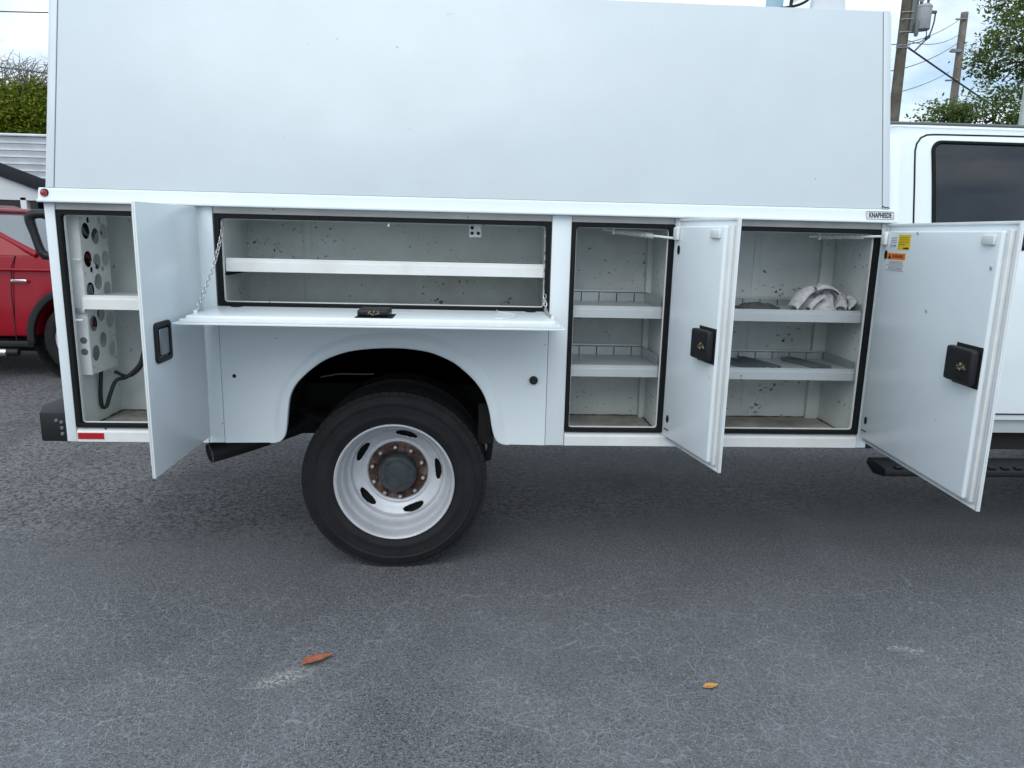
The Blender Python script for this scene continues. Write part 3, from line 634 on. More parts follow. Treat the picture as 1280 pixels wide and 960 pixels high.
# --- fold-down door with chains
FD = MB().box(-1.060, .338, -.405, -.008, 1.139, 1.146).build('fold_down_door', 'paint_door', T, bevel=.002)
tag(FD, 'fold-down door lying open level above the wheel arch')
MB().box(-1.026, .306, -.372, -.022, 1.1462, 1.169).build('inner_pan', 'paint_door', FD, bevel=.007, seg=3)
MB().box(-1.040, .320, -.393, -.3725, 1.1462, 1.159).build('pan_step', 'paint_edge', FD, bevel=.004)
MB().tube([(-1.034, -.003, 1.149), (.315, -.003, 1.149)], .006, 8).build('piano_hinge', 'zinc_white', FD)
MB().box(-.428, -.292, -.362, -.225, 1.1692, 1.1712).build('latch_recess', 'black_void', FD)
MB().box(-.422, -.306, -.345, -.235, 1.1714, 1.198).build('latch_case', 'black_plastic', FD, bevel=.009, seg=3)
mb = MB()
for x, z, a in ((-.378, 1.186, 60), (-.368, 1.180, -30), (-.360, 1.188, 80), (-.351, 1.182, 20), (-.344, 1.187, -60)): mb.tube([(x-.007*math.cos(R(a)), -.3465, z-.007*math.sin(R(a))), (x, -.348, z), (x+.007*math.cos(R(a)), -.3465, z+.007*math.sin(R(a)))], .003, 6)
mb.build('latch_mechanism', 'brass', FD)
for x in (-.945, .235): MB().lathe([(0, .003), (.018, .003), (.022, .001), (.022, -.002)], (x, -.045, 1.170), 18, axis='z').build('plug', 'rubber_seal', FD)
MB().tube(spline([(.098, -.02, 1.1705), (.105, -.10, 1.172), (.155, -.16, 1.172), (.165, -.24, 1.172), (.13, -.315, 1.172), (.075, -.345, 1.1715)], 30), .0022, 6).build('wire_hook', 'zinc_white', FD)
def chain(pts, name='chain'):
    c = spline(pts, 400); L = sum((c[i+1]-c[i]).length for i in range(399)); pitch = .0175; n = int(L/pitch); mb = MB()
    for i in range(n):
        a = c[int(399*i/n)]; b = c[min(399, int(399*(i+1)/n))]; m = (a+b)/2; d = (b-a).normalized()
        s = d.cross(Vector((0, 1, .2))).normalized(); t = d.cross(s); s = s if i % 2 else t
        s = (s*.85+(t if i % 2 else d.cross(t))*.5).normalized()
        lp = []
        for k in range(12):
            q = 2*math.pi*k/12; lp.append(m+d*(.0125*math.cos(q))+s*(.0065*math.sin(q)))
        lp.append(lp[0]); mb.tube(lp, .0017, 5, cap=False)
    return mb.build(name, 'steel', FD)
chain([(-1.002, .028, 1.505), (-1.004, .000, 1.450), (-1.006, -.10, 1.335), (-1.010, -.22, 1.235), (-1.014, -.30, 1.172)])
chain([(.292, .020, 1.500), (.296, .010, 1.38), (.294, .004, 1.26), (.298, -.03, 1.185), (.292, -.12, 1.175), (.300, -.30, 1.172)])
for x in (-1.014, .300): MB().lathe([(0, .012), (.007, .012), (.008, .009), (.008, 0)], (x, -.30, 1.169), 10, axis='z').build('chain_bolt', 'zinc_white', FD)
MB().box(-.02, .03, .10, .104, 1.462, 1.516).build('striker_plate', 'white_shelf', T, bevel=.003)
for x, z in ((-.008, 1.500), (-.008, 1.478), (.018, 1.478)): MB().lathe([(0, -.003), (.007, -.003), (.007, .001)], (x, .099, z), 10).build('striker_hole', 'underbody', T)
MB().tube([(-.35, .02, 1.525), (-.342, .015, 1.515), (-.345, .012, 1.497)], .004, 6).build('striker_pin', 'zinc_white', T)

# --- shelves
def shelf(x0, x1, z0, z1, y0, y1, mat, lip=True, riser=.055, thick_front=.012):
    s = MB().box(x0, x1, y0+.0125, y1, z1-.014, z1-.010).build('shelf', mat, T)
    poly = [(y0, z0), (y0, z1-.016), (y0+.0015, z1-.0145), (y0+.004, z1-.0135), (y0+.004, z1), (y0+thick_front, z1), (y0+thick_front, z0), (y0+.05, z0), (y0+.05, z0-.002), (y0, z0-.002)]
    MB().prism(poly, YZ, x0, x1).build('front_lip', mat, s)
    if riser:
        z2 = z1+riser-.012; x = x0+.02; k = 0
        while x < x1-.01:
            xe = min(x+.083, x1); MB().box(x+.0022, xe-.0022, y1-.006, y1-.003, z1-.0095, z2-.012).build('slot_plate', 'galv_mid', s); x += .083
        MB().box(x0, x1, y1-.009, y1-.002, z2-.0065, z2).build('top_rail', mat, s)
        MB().box(x0, x1, y1-.0018, y1-.001, z1-.0095, z2-.012).build('slot_shadow_strip', 'underbody', s)
        for xs in (x0, x1-.003): MB().box(xs, xs+.003, y0+.03, y1-.01, z1-.0095, z2-.005).build('end_plate', 'galv_mid', s)
    return s
shelf(-1.004, .292, 1.306, 1.358, .035, .385, 'white_shelf', riser=0)
shelf(.400, .802, 1.142, 1.190, .045, .385, 'galv'); shelf(.400, .802, .888, .936, .045, .385, 'galv')
shelf(.912, 1.682, 1.139, 1.188, .045, .370, 'galv', riser=.042); shelf(.912, 1.682, .884, .933, .045, .370, 'galv', riser=.045)
s1 = shelf(-1.590, -1.118, 1.140, 1.195, .045, .385, 'white_shelf', riser=0)
MB().box(-1.630, -1.5905, .06, .12, 1.118, 1.1395).build('shelf_bracket', 'galv', T, bevel=.002)
MB().add(*(lambda b: (b.v, b.f))(MB().box(-1.0255, -1.0045, .05, .30, 1.286, 1.298))).build('shelf_bracket', 'underbody', T, bevel=.002)
MB().box(1.6825, 1.6895, .05, .08, 1.155, 1.18).build('shelf_bracket', 'galv', T)
MB().box(-1.265, -1.12, .30, .398, 1.455, 1.505).build('upper_box', 'white_shelf', T, bevel=.006)

# --- perforated wiring cover in the rear compartment
big = [(.118, 1.451), (.193, 1.430), (.268, 1.450), (.117, 1.337), (.190, 1.324), (.266, 1.335), (.187, 1.240), (.116, 1.209), (.260, 1.203), (.116, 1.070), (.185, 1.105), (.257, 1.069), (.186, .992), (.116, .945), (.257, .942)]
sml = [(.147, 1.495), (.239, 1.493), (.142, 1.293), (.236, 1.292)]
loops = [[(.072, .860), (.305, .860), (.305, 1.520), (.072, 1.520)]]+[circle(a+.004, b, .0335, 26)[::-1] for a, b in big]+[circle(a, b, .013, 14)[::-1] for a, b in sml]
wc = holed_plate(loops, YZ, -1.592, -1.5895).build('wiring_cover', 'white_shelf', T, smooth=None)
MB().box(-1.6335, -1.5922, .0700, .0730, .860, 1.520).build('cover_front', 'white_shelf', wc)
for z in (1.005, .957): MB().lathe([(0, -.003), (.012, -.0025), (.0145, 0), (.0145, .001)], (-1.612, .070, z), 16).build('grommet', 'box_grey', wc)
MB().box(-1.6335, -1.6300, .0735, .235, 1.225, 1.519).build('cover_backing', 'underbody', wc)
MB().tube([(-1.612, .15, 1.36), (-1.606, .17, 1.335), (-1.61, .19, 1.315), (-1.605, .215, 1.30)], .010, 8).build('tail_wiring', 'wire_red', wc)
MB().tube([(-1.612, .155, 1.35), (-1.60, .185, 1.31), (-1.61, .20, 1.28)], .006, 8).build('tail_wiring', 'white_shelf', wc)
MB().tube([(-1.612, .10, 1.5), (-1.61, .15, 1.44), (-1.612, .21, 1.42), (-1.61, .25, 1.46), (-1.612, .29, 1.44)], .008, 8).build('tail_wiring', 'box_grey', wc)
MB().tube([(-1.612, .17, 1.28), (-1.61, .185, 1.24), (-1.612, .20, 1.2), (-1.61, .19, 1.1), (-1.612, .17, 1.05)], .009, 8).build('tail_wiring', 'wire_red', wc)
for y, z in ((.085, 1.50), (.085, 1.28), (.29, 1.40), (.09, .89), (.285, .90), (.28, 1.0)): MB().box(-1.5893, -1.5865, y-.004, y+.004, z-.004, z+.004).build('screw_head', 'steel', wc)
# trailer plug cable and its outlet
pc = MB().tube(spline([(-1.475, .38, .938), (-1.49, .35, .925), (-1.505, .32, .86), (-1.545, .28, .812), (-1.580, .25, .800), (-1.598, .22, .74), (-1.608, .21, .70), (-1.615, .20, .688), (-1.622, .19, .70), (-1.622, .19, .76), (-1.615, .20, .87)], 60), .0085, 10).build('plug_cable', 'cable', T, smooth=60)
MB().tube(spline([(-1.470, .385, .93), (-1.485, .35, .90), (-1.51, .33, .84), (-1.55, .30, .81), (-1.60, .28, .835)], 30), .0075, 10).build('cable_branch', 'cable', pc, smooth=60)
MB().lathe([(0, -.030), (.018, -.030), (.021, -.025), (.022, 0), (.017, .012), (.017, .03)], (-1.478, .37, .945), 16).build('plug_head', 'black_plastic', pc)
MB().box(-1.455, -1.40, .352, .398, .985, 1.025).build('outlet_box', 'box_grey', T, bevel=.004)
MB().box(-1.455, -1.40, .345, .398, .905, .948).build('outlet_box', 'green_box', T, bevel=.004)
MB().lathe([(0, -.03), (.010, -.026), (.014, -.01), (.02, .0)], (-1.428, .36, .966), 10).build('outlet_fitting', 'brass', T)
for z in (1.095,): MB().box(-1.616, -1.585, .028, .040, z-.004, z+.004).build('door_pin', 'zinc_white', T, bevel=.002)
MB().box(-1.616, -1.585, .05, .055, 1.333, 1.341).build('door_pin', 'zinc_white', T, bevel=.002)

# --- wheels
def wheel(name, cx, cy, cz, side=-1, outer=True):
    """side -1: outside faces -y"""
    wt = empty(name, (cx, cy, cz)); wt.parent = T; wt.location = Vector((cx, cy, cz))-T.location
    s = -side
    f = lambda pr: [(r, h*s) for r, h in pr]
    ro, ri = .405, .258
    tp = [(ri-.004, .030), (ri+.004, .010), (ri+.020, .004), (.292, -.002), (.300, -.0035), (.304, -.0015), (.325, -.004), (.343, -.003), (.346, -.0055), (.352, -.0055), (.355, -.001), (.372, .003), (.385, .010), (.3855, .016), (.393, .018), (.396, .026)]
    y = .026; gro = [.062, .105, .148]
    tp += [(.401, .034), (ro, .045)]
    for g in gro: tp += [(ro, g-.006), (.392, g-.005), (.392, g+.005), (ro, g+.006)]
    tp += [(ro, .175), (.398, .190), (.372, .208), (.330, .214), (ri+.01, .205), (ri-.004, .190)]
    MB().lathe(f(tp), (cx, cy, cz), 96).build('tyre', 'tyre', wt, smooth=40)
    # shoulder tread blocks
    mb = MB()
    for k in range(64):
        a = 2*math.pi*k/64; M = Matrix.Translation((cx, cy, cz)) @ Matrix.Rotation(-a, 4, 'Y')
        mb.obox(M, .386, .4035, *sorted((s*.016, s*.040)), -.0178, .0178)
    mb.build('tread_blocks', 'tyre', wt)
    # rim barrel
    rp = [(.250, .008), (.254, .001), (.2585, -.003), (.2625, .000), (.263, .012), (.258, .014), (.2565, .008), (.252, .010), (.249, .018), (.246, .045), (.2445, .060), (.238, .068), (.232, .076), (.228, .098), (.2245, .112), (.219, .118), (.214, .124)]
    MB().lathe(f(rp), (cx, cy, cz), 96).build('rim', 'rim_silver', wt, smooth=40)
    # dished disc with five hand holes
    prof = [(.214, .124), (.211, .132), (.209, .142), (.205, .150), (.199, .155), (.192, .158), (.185, .161), (.178, .1635), (.171, .166), (.164, .169), (.158, .1715), (.153, .1725), (.149, .1715), (.146, .169), (.143, .1695), (.140, .173), (.1385, .178)]
    # refine radially
    pf = []
    for (r0, h0), (r1, h1) in zip(prof[:-1], prof[1:]):
        for k in range(3): pf.append((r0+(r1-r0)*k/3, h0+(h1-h0)*k/3))
    pf.append(prof[-1])
    seg = 300; vs = []; fs = []; n = len(pf)
    for k in range(seg):
        a = 2*math.pi*k/seg
        for r, h in pf: vs.append((cx+r*math.cos(a), cy+h*s, cz+r*math.sin(a)))
    holes = [R(5+72*i) for i in range(5)]
    for k in range(seg):
        a = 2*math.pi*(k+.5)/seg
        for i in range(n-1):
            r = (pf[i][0]+pf[i+1][0])/2
            hit = False
            for h in holes:
                da = (a-h+math.pi) % (2*math.pi)-math.pi
                tt = da*r/.052; rr2 = (r-.187)/(.0165*math.sqrt(max(.05, 1-.0*abs(tt))))
                if tt*tt+rr2*rr2 < 1: hit = True
            if not hit: fs.append((k*n+i, k*n+i+1, ((k+1) % seg)*n+i+1, ((k+1) % seg)*n+i))
    me = MB().add(vs, fs); d = me.build('wheel_disc', 'rim_silver', wt, smooth=50)
    sm = d.modifiers.new('thick', 'SOLIDIFY'); sm.thickness = .008; sm.offset = -1*s if False else 0
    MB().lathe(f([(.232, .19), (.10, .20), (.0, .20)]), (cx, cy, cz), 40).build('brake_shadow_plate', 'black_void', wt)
    # rusty flange, nuts and hub cover
    MB().lathe(f([(.1395, .182), (.139, .177), (.132, .174), (.112, .1735), (.100, .1735), (.094, .178), (.088, .180), (.080, .182)]), (cx, cy, cz), 64).build('hub_flange', 'rusty_hub', wt)
    hubp = [(.088, .182), (.0865, .130), (.084, .121), (.077, .1135), (.073, .1125), (.071, .1145), (.060, .114), (.057, .1115), (.055, .114), (.040, .1125), (.02, .1115), (.0, .1115)]
    hc = MB().lathe(f(hubp), (cx, cy, cz), 48).build('hub_cover', 'hub_cover', wt)
    if outer:
        for a0_, a1_, rr_ in ((150, 215, .047), (330, 395, .047), (60, 95, .066), (105, 140, .066), (20, 45, .066)):
            pts = [(cx+rr_*math.cos(R(a0_+(a1_-a0_)*i/10)), cy+.1118*s, cz+rr_*math.sin(R(a0_+(a1_-a0_)*i/10))) for i in range(11)]
            MB().tube(pts, .003, 6).build('embossed_mark', 'hub_cover', hc)
        MB().tube([(cx-.034, cy+.1118*s, cz+.014), (cx-.005, cy+.1118*s, cz-.004), (cx+.004, cy+.1118*s, cz-.026), (cx+.034, cy+.1118*s, cz-.018)], .0032, 6).build('embossed_mark', 'hub_cover', hc)
        for k in range(10):
            a = R(95+36*k); c = (cx+.117*math.cos(a), cy, cz+.117*math.sin(a))
            nb = MB().lathe(f([(.0165, .1738), (.0165, .170), (.0135, .168), (.0130, .155), (.0105, .153), (.0085, .153)]), c, 6, a0=a).build('lug_nut', 'rusty_hub', wt, smooth=20)
            MB().lathe(f([(.0083, .156), (.0083, .145), (.006, .1425), (.0, .142)]), c, 10).build('stud', 'steel', nb)
    return wt
wheel('wheel', -.334, .040, .402)
wheel('wheel', -.334, .325, .402, outer=False)
# far side pair and the front wheels: plain tyres seen only underneath
def plain_wheel(cx, cy, cz, side):
    wt = empty('wheel', (cx, cy, cz)); wt.parent = T; wt.location = Vector((cx, cy, cz))-T.location
    s = -side; f = lambda pr: [(r, h*s) for r, h in pr]
    MB().lathe(f([(.25, .03), (.28, .004), (.34, -.003), (.385, .012), (.402, .04), (.402, .18), (.375, .205), (.26, .2)]), (cx, cy, cz), 48).build('tyre', 'tyre', wt, smooth=40)
    MB().lathe(f([(.262, .012), (.262, -.002), (.252, .002), (.246, .03), (.20, .04), (.14, .0), (.10, -.02), (0, -.02)]), (cx, cy, cz), 48).build('rim', 'rim_silver', wt, smooth=40)
plain_wheel(-.334, 2.38, .402, 1); plain_wheel(-.334, 2.1, .402, 1); plain_wheel(4.55, .20, .402, -1); plain_wheel(4.55, 2.22, .402, 1)

# --- cab
SEC = [(.30, .585), (.245, .600), (.225, .640), (.215, .662), (.196, .675), (.190, .70), (.190, .82), (.176, .90), (.170, 1.05), (.168, 1.30), (.174, 1.44), (.190, 1.52), (.212, 1.62), (.238, 1.74), (.268, 1.86), (.288, 1.93), (.305, 1.965), (.335, 1.992), (.40, 2.012), (.60, 2.028), (1.2, 2.036)]
def sec_y(z):
    for (y0, z0), (y1, z1) in zip(SEC[:-1], SEC[1:]):
        if z0 <= z <= z1: return y0+(y1-y0)*(z-z0)/max(1e-6, z1-z0)
    return .19
full = SEC+[(2.4-y, z) for y, z in SEC[::-1][1:]]
xs = [(1.815, .955), (1.825, .975), (1.850, .99), (1.89, 1.0), (2.6, 1.0), (3.3, 1.0), (3.62, 1.0)]
rows = []
for x, k in xs:
    rows.append([(x, 1.2+(y-1.2)*(k if z < 2.0 else k), .585+(z-.585)*(1-(1-k)*.5)) for y, z in full])
mb = MB().grid(rows); n = len(full); mb.f.append(tuple(range(n))); 
cab = mb.build('cab', 'cab_paint', T, smooth=35)
tag(cab, 'white crew cab with dark tinted window')
# windscreen slope, hood, nose
def hoodsec(x, zt, yi): return [(x, .2+yi, .62), (x, .19+yi, .9), (x, .22+yi, zt-.10), (x, .30+yi, zt-.02), (x, .5, zt), (x, 1.9, zt), (x, 2.1-yi, zt-.02), (x, 2.18-yi, zt-.10), (x, 2.21-yi, .9), (x, 2.2-yi, .62)]
MB().grid([hoodsec(3.62, 1.50, .0), hoodsec(4.2, 1.47, .0), hoodsec(5.0, 1.42, .02), hoodsec(5.3, 1.36, .06), hoodsec(5.36, 1.2, .1)]).build('hood', 'cab_paint', cab, smooth=50)
MB().add([(3.621, .30, 1.95), (3.621, 2.1, 1.95), (4.25, 1.98, 1.475), (4.25, .42, 1.475)], [(0, 1, 2, 3)]).build('windscreen', 'glass_dark', cab)
# side windows: glass in a black surround following the curved side
def side_patch(outline, off):
    return [(p[0], sec_y(p[1])-off, p[1]) for p in outline]
def window(x0, x1, z0, z1, r):
    o = rrect(x0, x1, z0, z1, r, 8)
    for k, (grow, off0, mat, nm) in enumerate(((.016, .0035, 'rubber_seal', 'window_surround'), (-.002, .0050, 'glass_dark', 'window_glass'))):
        lp = rrect(x0-grow, x1+grow, z0-grow, z1+grow, r+grow, 8)
        # rows in z so the sheet follows the section
        zs = sorted(set(round(p[1], 5) for p in lp)); zs = sorted(zs+[z0+(z1-z0)*i/12 for i in range(1, 12)])
        def span(z):
            rr_ = r+grow; lo, hi = z0-grow, z1+grow; dz = max(lo+rr_-z, z-(hi-rr_), 0); ins = rr_-math.sqrt(max(0, rr_*rr_-dz*dz)); return x0-grow+ins, x1+grow-ins
        rows = []
        for z in zs:
            a, b = span(z); rows.append([(a+(b-a)*t/6, sec_y(z)-off0-.0, z) for t in range(7)])
        MB().grid(rows).build(nm, mat, cab, smooth=60)
    # proud rubber bead
    pts = [(p[0], sec_y(p[1])-.005, p[1]) for p in rrect(x0-.007, x1+.007, z0-.007, z1+.007, r+.007, 8)]; pts.append(pts[0])
    MB().tube(pts, .0075, 8, cap=False).build('window_bead', 'rubber_seal', cab, smooth=60)
window(2.040, 2.66, 1.475, 1.915, .035)
window(2.82, 3.50, 1.475, 1.915, .05)
def seam(pts):
    sp = spline(pts, 60); MB().tube([(p.x, sec_y(p.y)-.0005, p.y) for p in sp], .0042, 6).build('door_seam', 'underbody', cab)
seam([(1.945, .70), (1.945, .9), (1.944, 1.2), (1.942, 1.5), (1.945, 1.7), (1.950, 1.86), (1.955, 1.90), (1.972, 1.932), (2.000, 1.950), (2.04, 1.956), (2.2, 1.958), (2.5, 1.960), (2.72, 1.958)])
seam([(2.74, .70), (2.74, 1.2), (2.74, 1.6), (2.735, 1.95)])
MB().tube([(1.95, .186, .705), (2.74, .186, .705)], .0035, 6).build('door_seam', 'underbody', cab)
MB().tube([(1.83, .335, 2.004), (1.90, .322, 2.004), (2.0, .316, 2.004), (3.6, .316, 2.004)], .007, 8).build('roof_seal', 'box_grey', cab)
for xh in (2.64,): MB().box(xh-.10, xh+.06, .135, .160, 1.22, 1.25).build('door_handle', 'cab_paint', cab, bevel=.01)
# running board
rb = MB().prism([(.02, .452), (.0, .462), (.0, .485), (.02, .494), (.16, .500), (.17, .47), (.10, .44)], YZ, 1.842, 3.85).build('running_board', 'suv_black', T, bevel=.006)
for k in range(30): MB().box(1.89+k*.062, 1.93+k*.062, .004, .03, .4945, .501).build('tread_rib', 'black_plastic', rb, bevel=.003)
# front wheel housing and lower cab
MB().box(1.84, 5.2, .30, 2.1, .50, .60).build('cab_underside', 'underbody', T)
MB().box(1.736, 1.82, .5, 1.9, .7, 1.4).build('cab_gap_filler', 'underbody', T)

# --- roof rack pieces above the box
MB().prism([(1.405, ZU1), (1.555, ZU1), (1.530, ZU1+.16), (1.425, ZU1+.16)], XZ, .235, .275).build('rack_upright', 'rack_white', T, bevel=.004)
MB().prism([(1.213, ZU1), (1.282, ZU1), (1.287, ZU1+.16), (1.218, ZU1+.16)], XZ, .235, .262).build('rack_upright', 'rack_blue', T, bevel=.004)
MB().tube(spline([(1.262, .215, 2.426), (1.30, .215, 2.432), (1.345, .215, 2.444), (1.38, .215, 2.466), (1.392, .22, 2.50)], 20), .0055, 8).build('rack_strap', 'suv_black', T)
MB().tube([(1.308, .22, 2.435), (1.312, .22, 2.56)], .0075, 8).build('rack_strap', 'suv_black', T)
MB().prism([(1.312, 2.448), (1.385, 2.485), (1.39, 2.56), (1.312, 2.56)], XZ, .225, .232).build('rack_panel', 'rack_white', T)

# ================================================================== LOOSE THINGS
# crumpled rag on the upper shelf of the front compartment
def rag(name, cx, cy, z, rx, ry, h, mat, seed, nu=90, nv=36):
    rnd = random.Random(seed); rows = []
    for j in range(nv+1):
        v = j/nv; row = []
        for i in range(nu):
            u = 2*math.pi*i/nu; x, y = math.cos(u)*v, math.sin(u)*v
            e = 1+.20*mnoise.noise(Vector((math.cos(u)*1.5, math.sin(u)*1.5, seed)))+.08*math.sin(5*u+seed)
            p = Vector((x*1.3*e, y*1.3*e, seed))
            rdg = abs(mnoise.noise(p*2.1))*.9+abs(mnoise.noise(p*4.5+Vector((3, 1, 0))))*.45
            hh = h*(1-v**2.4)*(.55+.75*(1-rdg*1.6))+h*.10*mnoise.noise(p*9)
            tw = .25*mnoise.noise(p*2.5+Vector((9, 9, 9)))
            row.append((cx+rx*(x*e+tw*.35), cy+ry*(y*e+tw*.3), z+max(.003, hh)))
        row.append(row[0]); rows.append(row)
    return MB().grid(rows).build(name, mat, smooth=80)
RG = empty('work_rag', (1.49, .20, 1.180))
tag(RG, 'crumpled pale grey rag on the upper shelf of the front compartment', 'rag')
def part_of(o, root):
    o.parent = root; o.data.transform(Matrix.Translation(-root.location)); return o
part_of(rag('crumpled_cloth', 1.535, .19, 1.1785, .115, .085, .098, 'cloth', 3.1), RG)
part_of(rag('crumpled_cloth', 1.640, .18, 1.1785, .040, .05, .065, 'cloth', 7.7), RG)
def fold(pts, wid, h, name='fold'):
    c = spline(pts, 26); rows = []
    for i, p in enumerate(c):
        t = i/25; d = (c[min(25, i+1)]-c[max(0, i-1)]).normalized(); s = d.cross(Vector((0, 0, 1))).normalized(); s = Vector((0, -.9, .25)).normalized() if s.length < .1 else s
        rows.append([tuple(p+s*(wid*math.cos(a))+Vector((0, 0, 1))*(h*math.sin(a)*(1+.2*math.sin(9*t)))) for a in [math.pi*1.1*k/9-.15 for k in range(10)]])
    o = MB().grid(rows).build(name, 'cloth', smooth=80); sm = o.modifiers.new('thick', 'SOLIDIFY'); sm.thickness = .004
    return part_of(o, RG)
fold([(1.385, .10, 1.184), (1.41, .11, 1.215), (1.44, .13, 1.245), (1.475, .15, 1.262), (1.50, .16, 1.262)], .035, .018)
fold([(1.455, .095, 1.182), (1.47, .10, 1.20), (1.50, .11, 1.225), (1.535, .12, 1.24), (1.545, .115, 1.215), (1.54, .10, 1.185)], .02, .014)
fold([(1.49, .12, 1.27), (1.53, .12, 1.279), (1.575, .13, 1.270), (1.605, .13, 1.25), (1.615, .12, 1.215), (1.61, .11, 1.185)], .024, .014)
fold([(1.645, .12, 1.183), (1.66, .12, 1.205), (1.672, .13, 1.225), (1.660, .15, 1.235)], .018, .012)
DR = rag('dark_cloth', 1.27, .20, 1.1785, .12, .07, .022, 'cloth_dark', 5.5); tag(DR, 'flat dark cloth lying beside the pale rag on the shelf', 'cloth')
# loose metal dividers on the lower shelf
for k, (p0, p1) in enumerate((((1.13, .34), (1.215, .07)), ((1.17, .345), (1.275, .075)), ((1.265, .34), (1.345, .075)), ((1.47, .33), (1.535, .08)), ((1.50, .335), (1.58, .09)))):
    a, b = Vector((*p0, 0)), Vector((*p1, 0)); d = (b-a); L = d.length; d.normalize(); s = Vector((-d.y, d.x, 0))
    M = Matrix(((d.x, s.x, 0, a.x), (d.y, s.y, 0, a.y), (0, 0, 1, .9245), (0, 0, 0, 1)))
    o = MB().obox(M, 0, L, -.012, .012, 0, .0022).obox(M, 0, L, -.012, -.0098, .0022, .014).obox(M, 0, L, .0098, .012, .0022, .014).build('shelf_divider', 'galv_dark')
    tag(o, ['leftmost metal divider strip lying on the lower front shelf', 'second metal divider strip from the left on the lower front shelf', 'third metal divider strip from the left on the lower front shelf', 'fourth metal divider strip from the left on the lower front shelf', 'rightmost metal divider strip lying on the lower front shelf'][k], 'divider', 'loose shelf dividers')
o = MB().box(-1.30, -1.245, .16, .21, 1.186, 1.222).build('small_case', 'green_box', bevel=.004)
tag(o, 'small dark green case on the shelf behind the narrow rear door', 'case')

# leaves on the ground
def leaf(name, x, y, ang, L, W, mat, curl, seed, label):
    rnd = random.Random(seed); c, s = math.cos(ang), math.sin(ang); rows = []
    for i in range(15):
        t = i/14; w = W*math.sin(math.pi*t**.8)**.8*(1+.15*rnd.uniform(-1, 1))+.0006
        row = []
        for j in range(7):
            q = (j-3)/3; lx = (t-.5)*L; ly = q*w; z = .004+curl*(abs(q)**1.5)*w+curl*.35*abs(t-.45)*L*.5+.002*rnd.random()
            row.append((x+lx*c-ly*s, y+lx*s+ly*c, z))
        rows.append(row)
    o = MB().grid(rows).build(name, mat, smooth=70); sm = o.modifiers.new('thick', 'SOLIDIFY'); sm.thickness = .0008
    return tag(o, label, 'leaf')
lf = leaf('dry_leaf', -.528, -.690, R(32), .115, .021, 'dry_leaf', .55, 4, 'torn reddish brown dry leaf on the asphalt')
leaf('fallen_leaf', .815, -.862, R(14), .060, .0135, 'orange_leaf', .30, 6, 'small oval orange leaf on the asphalt')

# ================================================================== RED SUV
V = empty('red_suv', (-5.4, 5.1, 0)); tag(V, 'red suv with black fender flares parked behind the truck', 'car')
YN, YW = 4.17, 6.05
def archpts(cx, r, z0): return [(cx+r*math.cos(R(a)), .40+r*math.sin(R(a))) for a in range(0, 181, 9)]
low = .335
side = [(-2.98, .50), (-3.0, low)]
side += [(p[0], p[1]) for p in archpts(-3.74, .435, .4) if p[1] > low]
side += [(-6.25, low)] if False else []
side += [(p[0], p[1]) for p in archpts(-6.62, .435, .4) if p[1] > low]
side += [(-7.55, low), (-7.72, .6), (-7.68, 1.12), (-4.12, 1.175), (-3.9, 1.165), (-3.4, 1.10), (-3.08, 1.00), (-2.95, .80)]
def width(z): return .0 if z < .95 else (z-.95)*.22
body = MB()
lv = [.0]
n = len(side)
bm_ = holed_plate([side], lambda p, d: (p[0], (YN+width(p[1])) if d == 0 else (YW-width(p[1])), p[1]), 0, 1)
bm_.build('body', 'red_paint', V, bevel=.025, seg=3, smooth=40)
# character line, door gap, badge
MB().tube([(-7.6, YN-.001, 1.035), (-3.35, YN-.001, 1.035)], .012, 8).build('body_crease', 'red_paint', V, smooth=60)
for pts in ([(-4.345, .36), (-4.345, .8), (-4.335, 1.05), (-4.30, 1.16)], [(-5.40, .36), (-5.40, 1.16)]):
    MB().tube([(x, YN-.0005+width(z), z) for x, z in pts], .005, 6).build('door_gap', 'underbody', V)
MB().box(-4.335, -4.19, YN-.012, YN+.002, .918, .945).build('fender_badge', 'chrome', V, bevel=.006)
MB().box(-4.318, -4.207, YN-.0135, YN-.0122, .925, .938).build('badge_print', 'box_grey', V)
# greenhouse
def ghs(x, zt, yi): return (x, YN+yi, zt)
gb = [(-4.10, YN+.05, 1.172), (-4.10, YW-.05, 1.172), (-7.62, YW-.05, 1.12), (-7.62, YN+.05, 1.12)]
gt = [(-4.95, YN+.26, 1.575), (-4.95, YW-.26, 1.575), (-7.35, YW-.26, 1.60), (-7.35, YN+.26, 1.60)]
MB().add(gb+gt, [(0, 1, 5, 4), (1, 2, 6, 5), (2, 3, 7, 6), (3, 0, 4, 7)]).build('window_glass', 'suv_glass', V)
MB().add([(x, y, z) for x, y, z in gt]+[(-5.15, YN+.32, 1.645), (-5.15, YW-.32, 1.645), (-7.1, YW-.32, 1.66), (-7.1, YN+.32, 1.66)], [(0, 1, 5, 4), (1, 2, 6, 5), (2, 3, 7, 6), (3, 0, 4, 7), (4, 5, 6, 7)]).build('roof', 'red_paint', V, smooth=50)
for y0, y1 in ((YN+.05, YN+.26), (YW-.05, YW-.26)):
    MB().tube([(-4.10, y0, 1.172), (-4.38, y0+(y1-y0)*.36, 1.300), (-4.95, y1, 1.578)], [.035, .030, .032], 8).build('windscreen_pillar', 'red_paint', V, smooth=60)
    MB().tube([(-4.95, y1, 1.58), (-7.35, y1, 1.605)], .035, 8).build('roof_rail', 'red_paint', V, smooth=60)
    for xb in (-5.42, -6.5): MB().tube([(xb, y0-.003 if y0 < 5 else y0+.003, 1.16), (xb-.1, y1, 1.59)], .04, 6).build('window_pillar', 'suv_black', V, smooth=60)
MB().tube([(-4.95, YN+.26, 1.578), (-4.95, YW-.26, 1.578)], .032, 8).build('windscreen_header', 'red_paint', V, smooth=60)
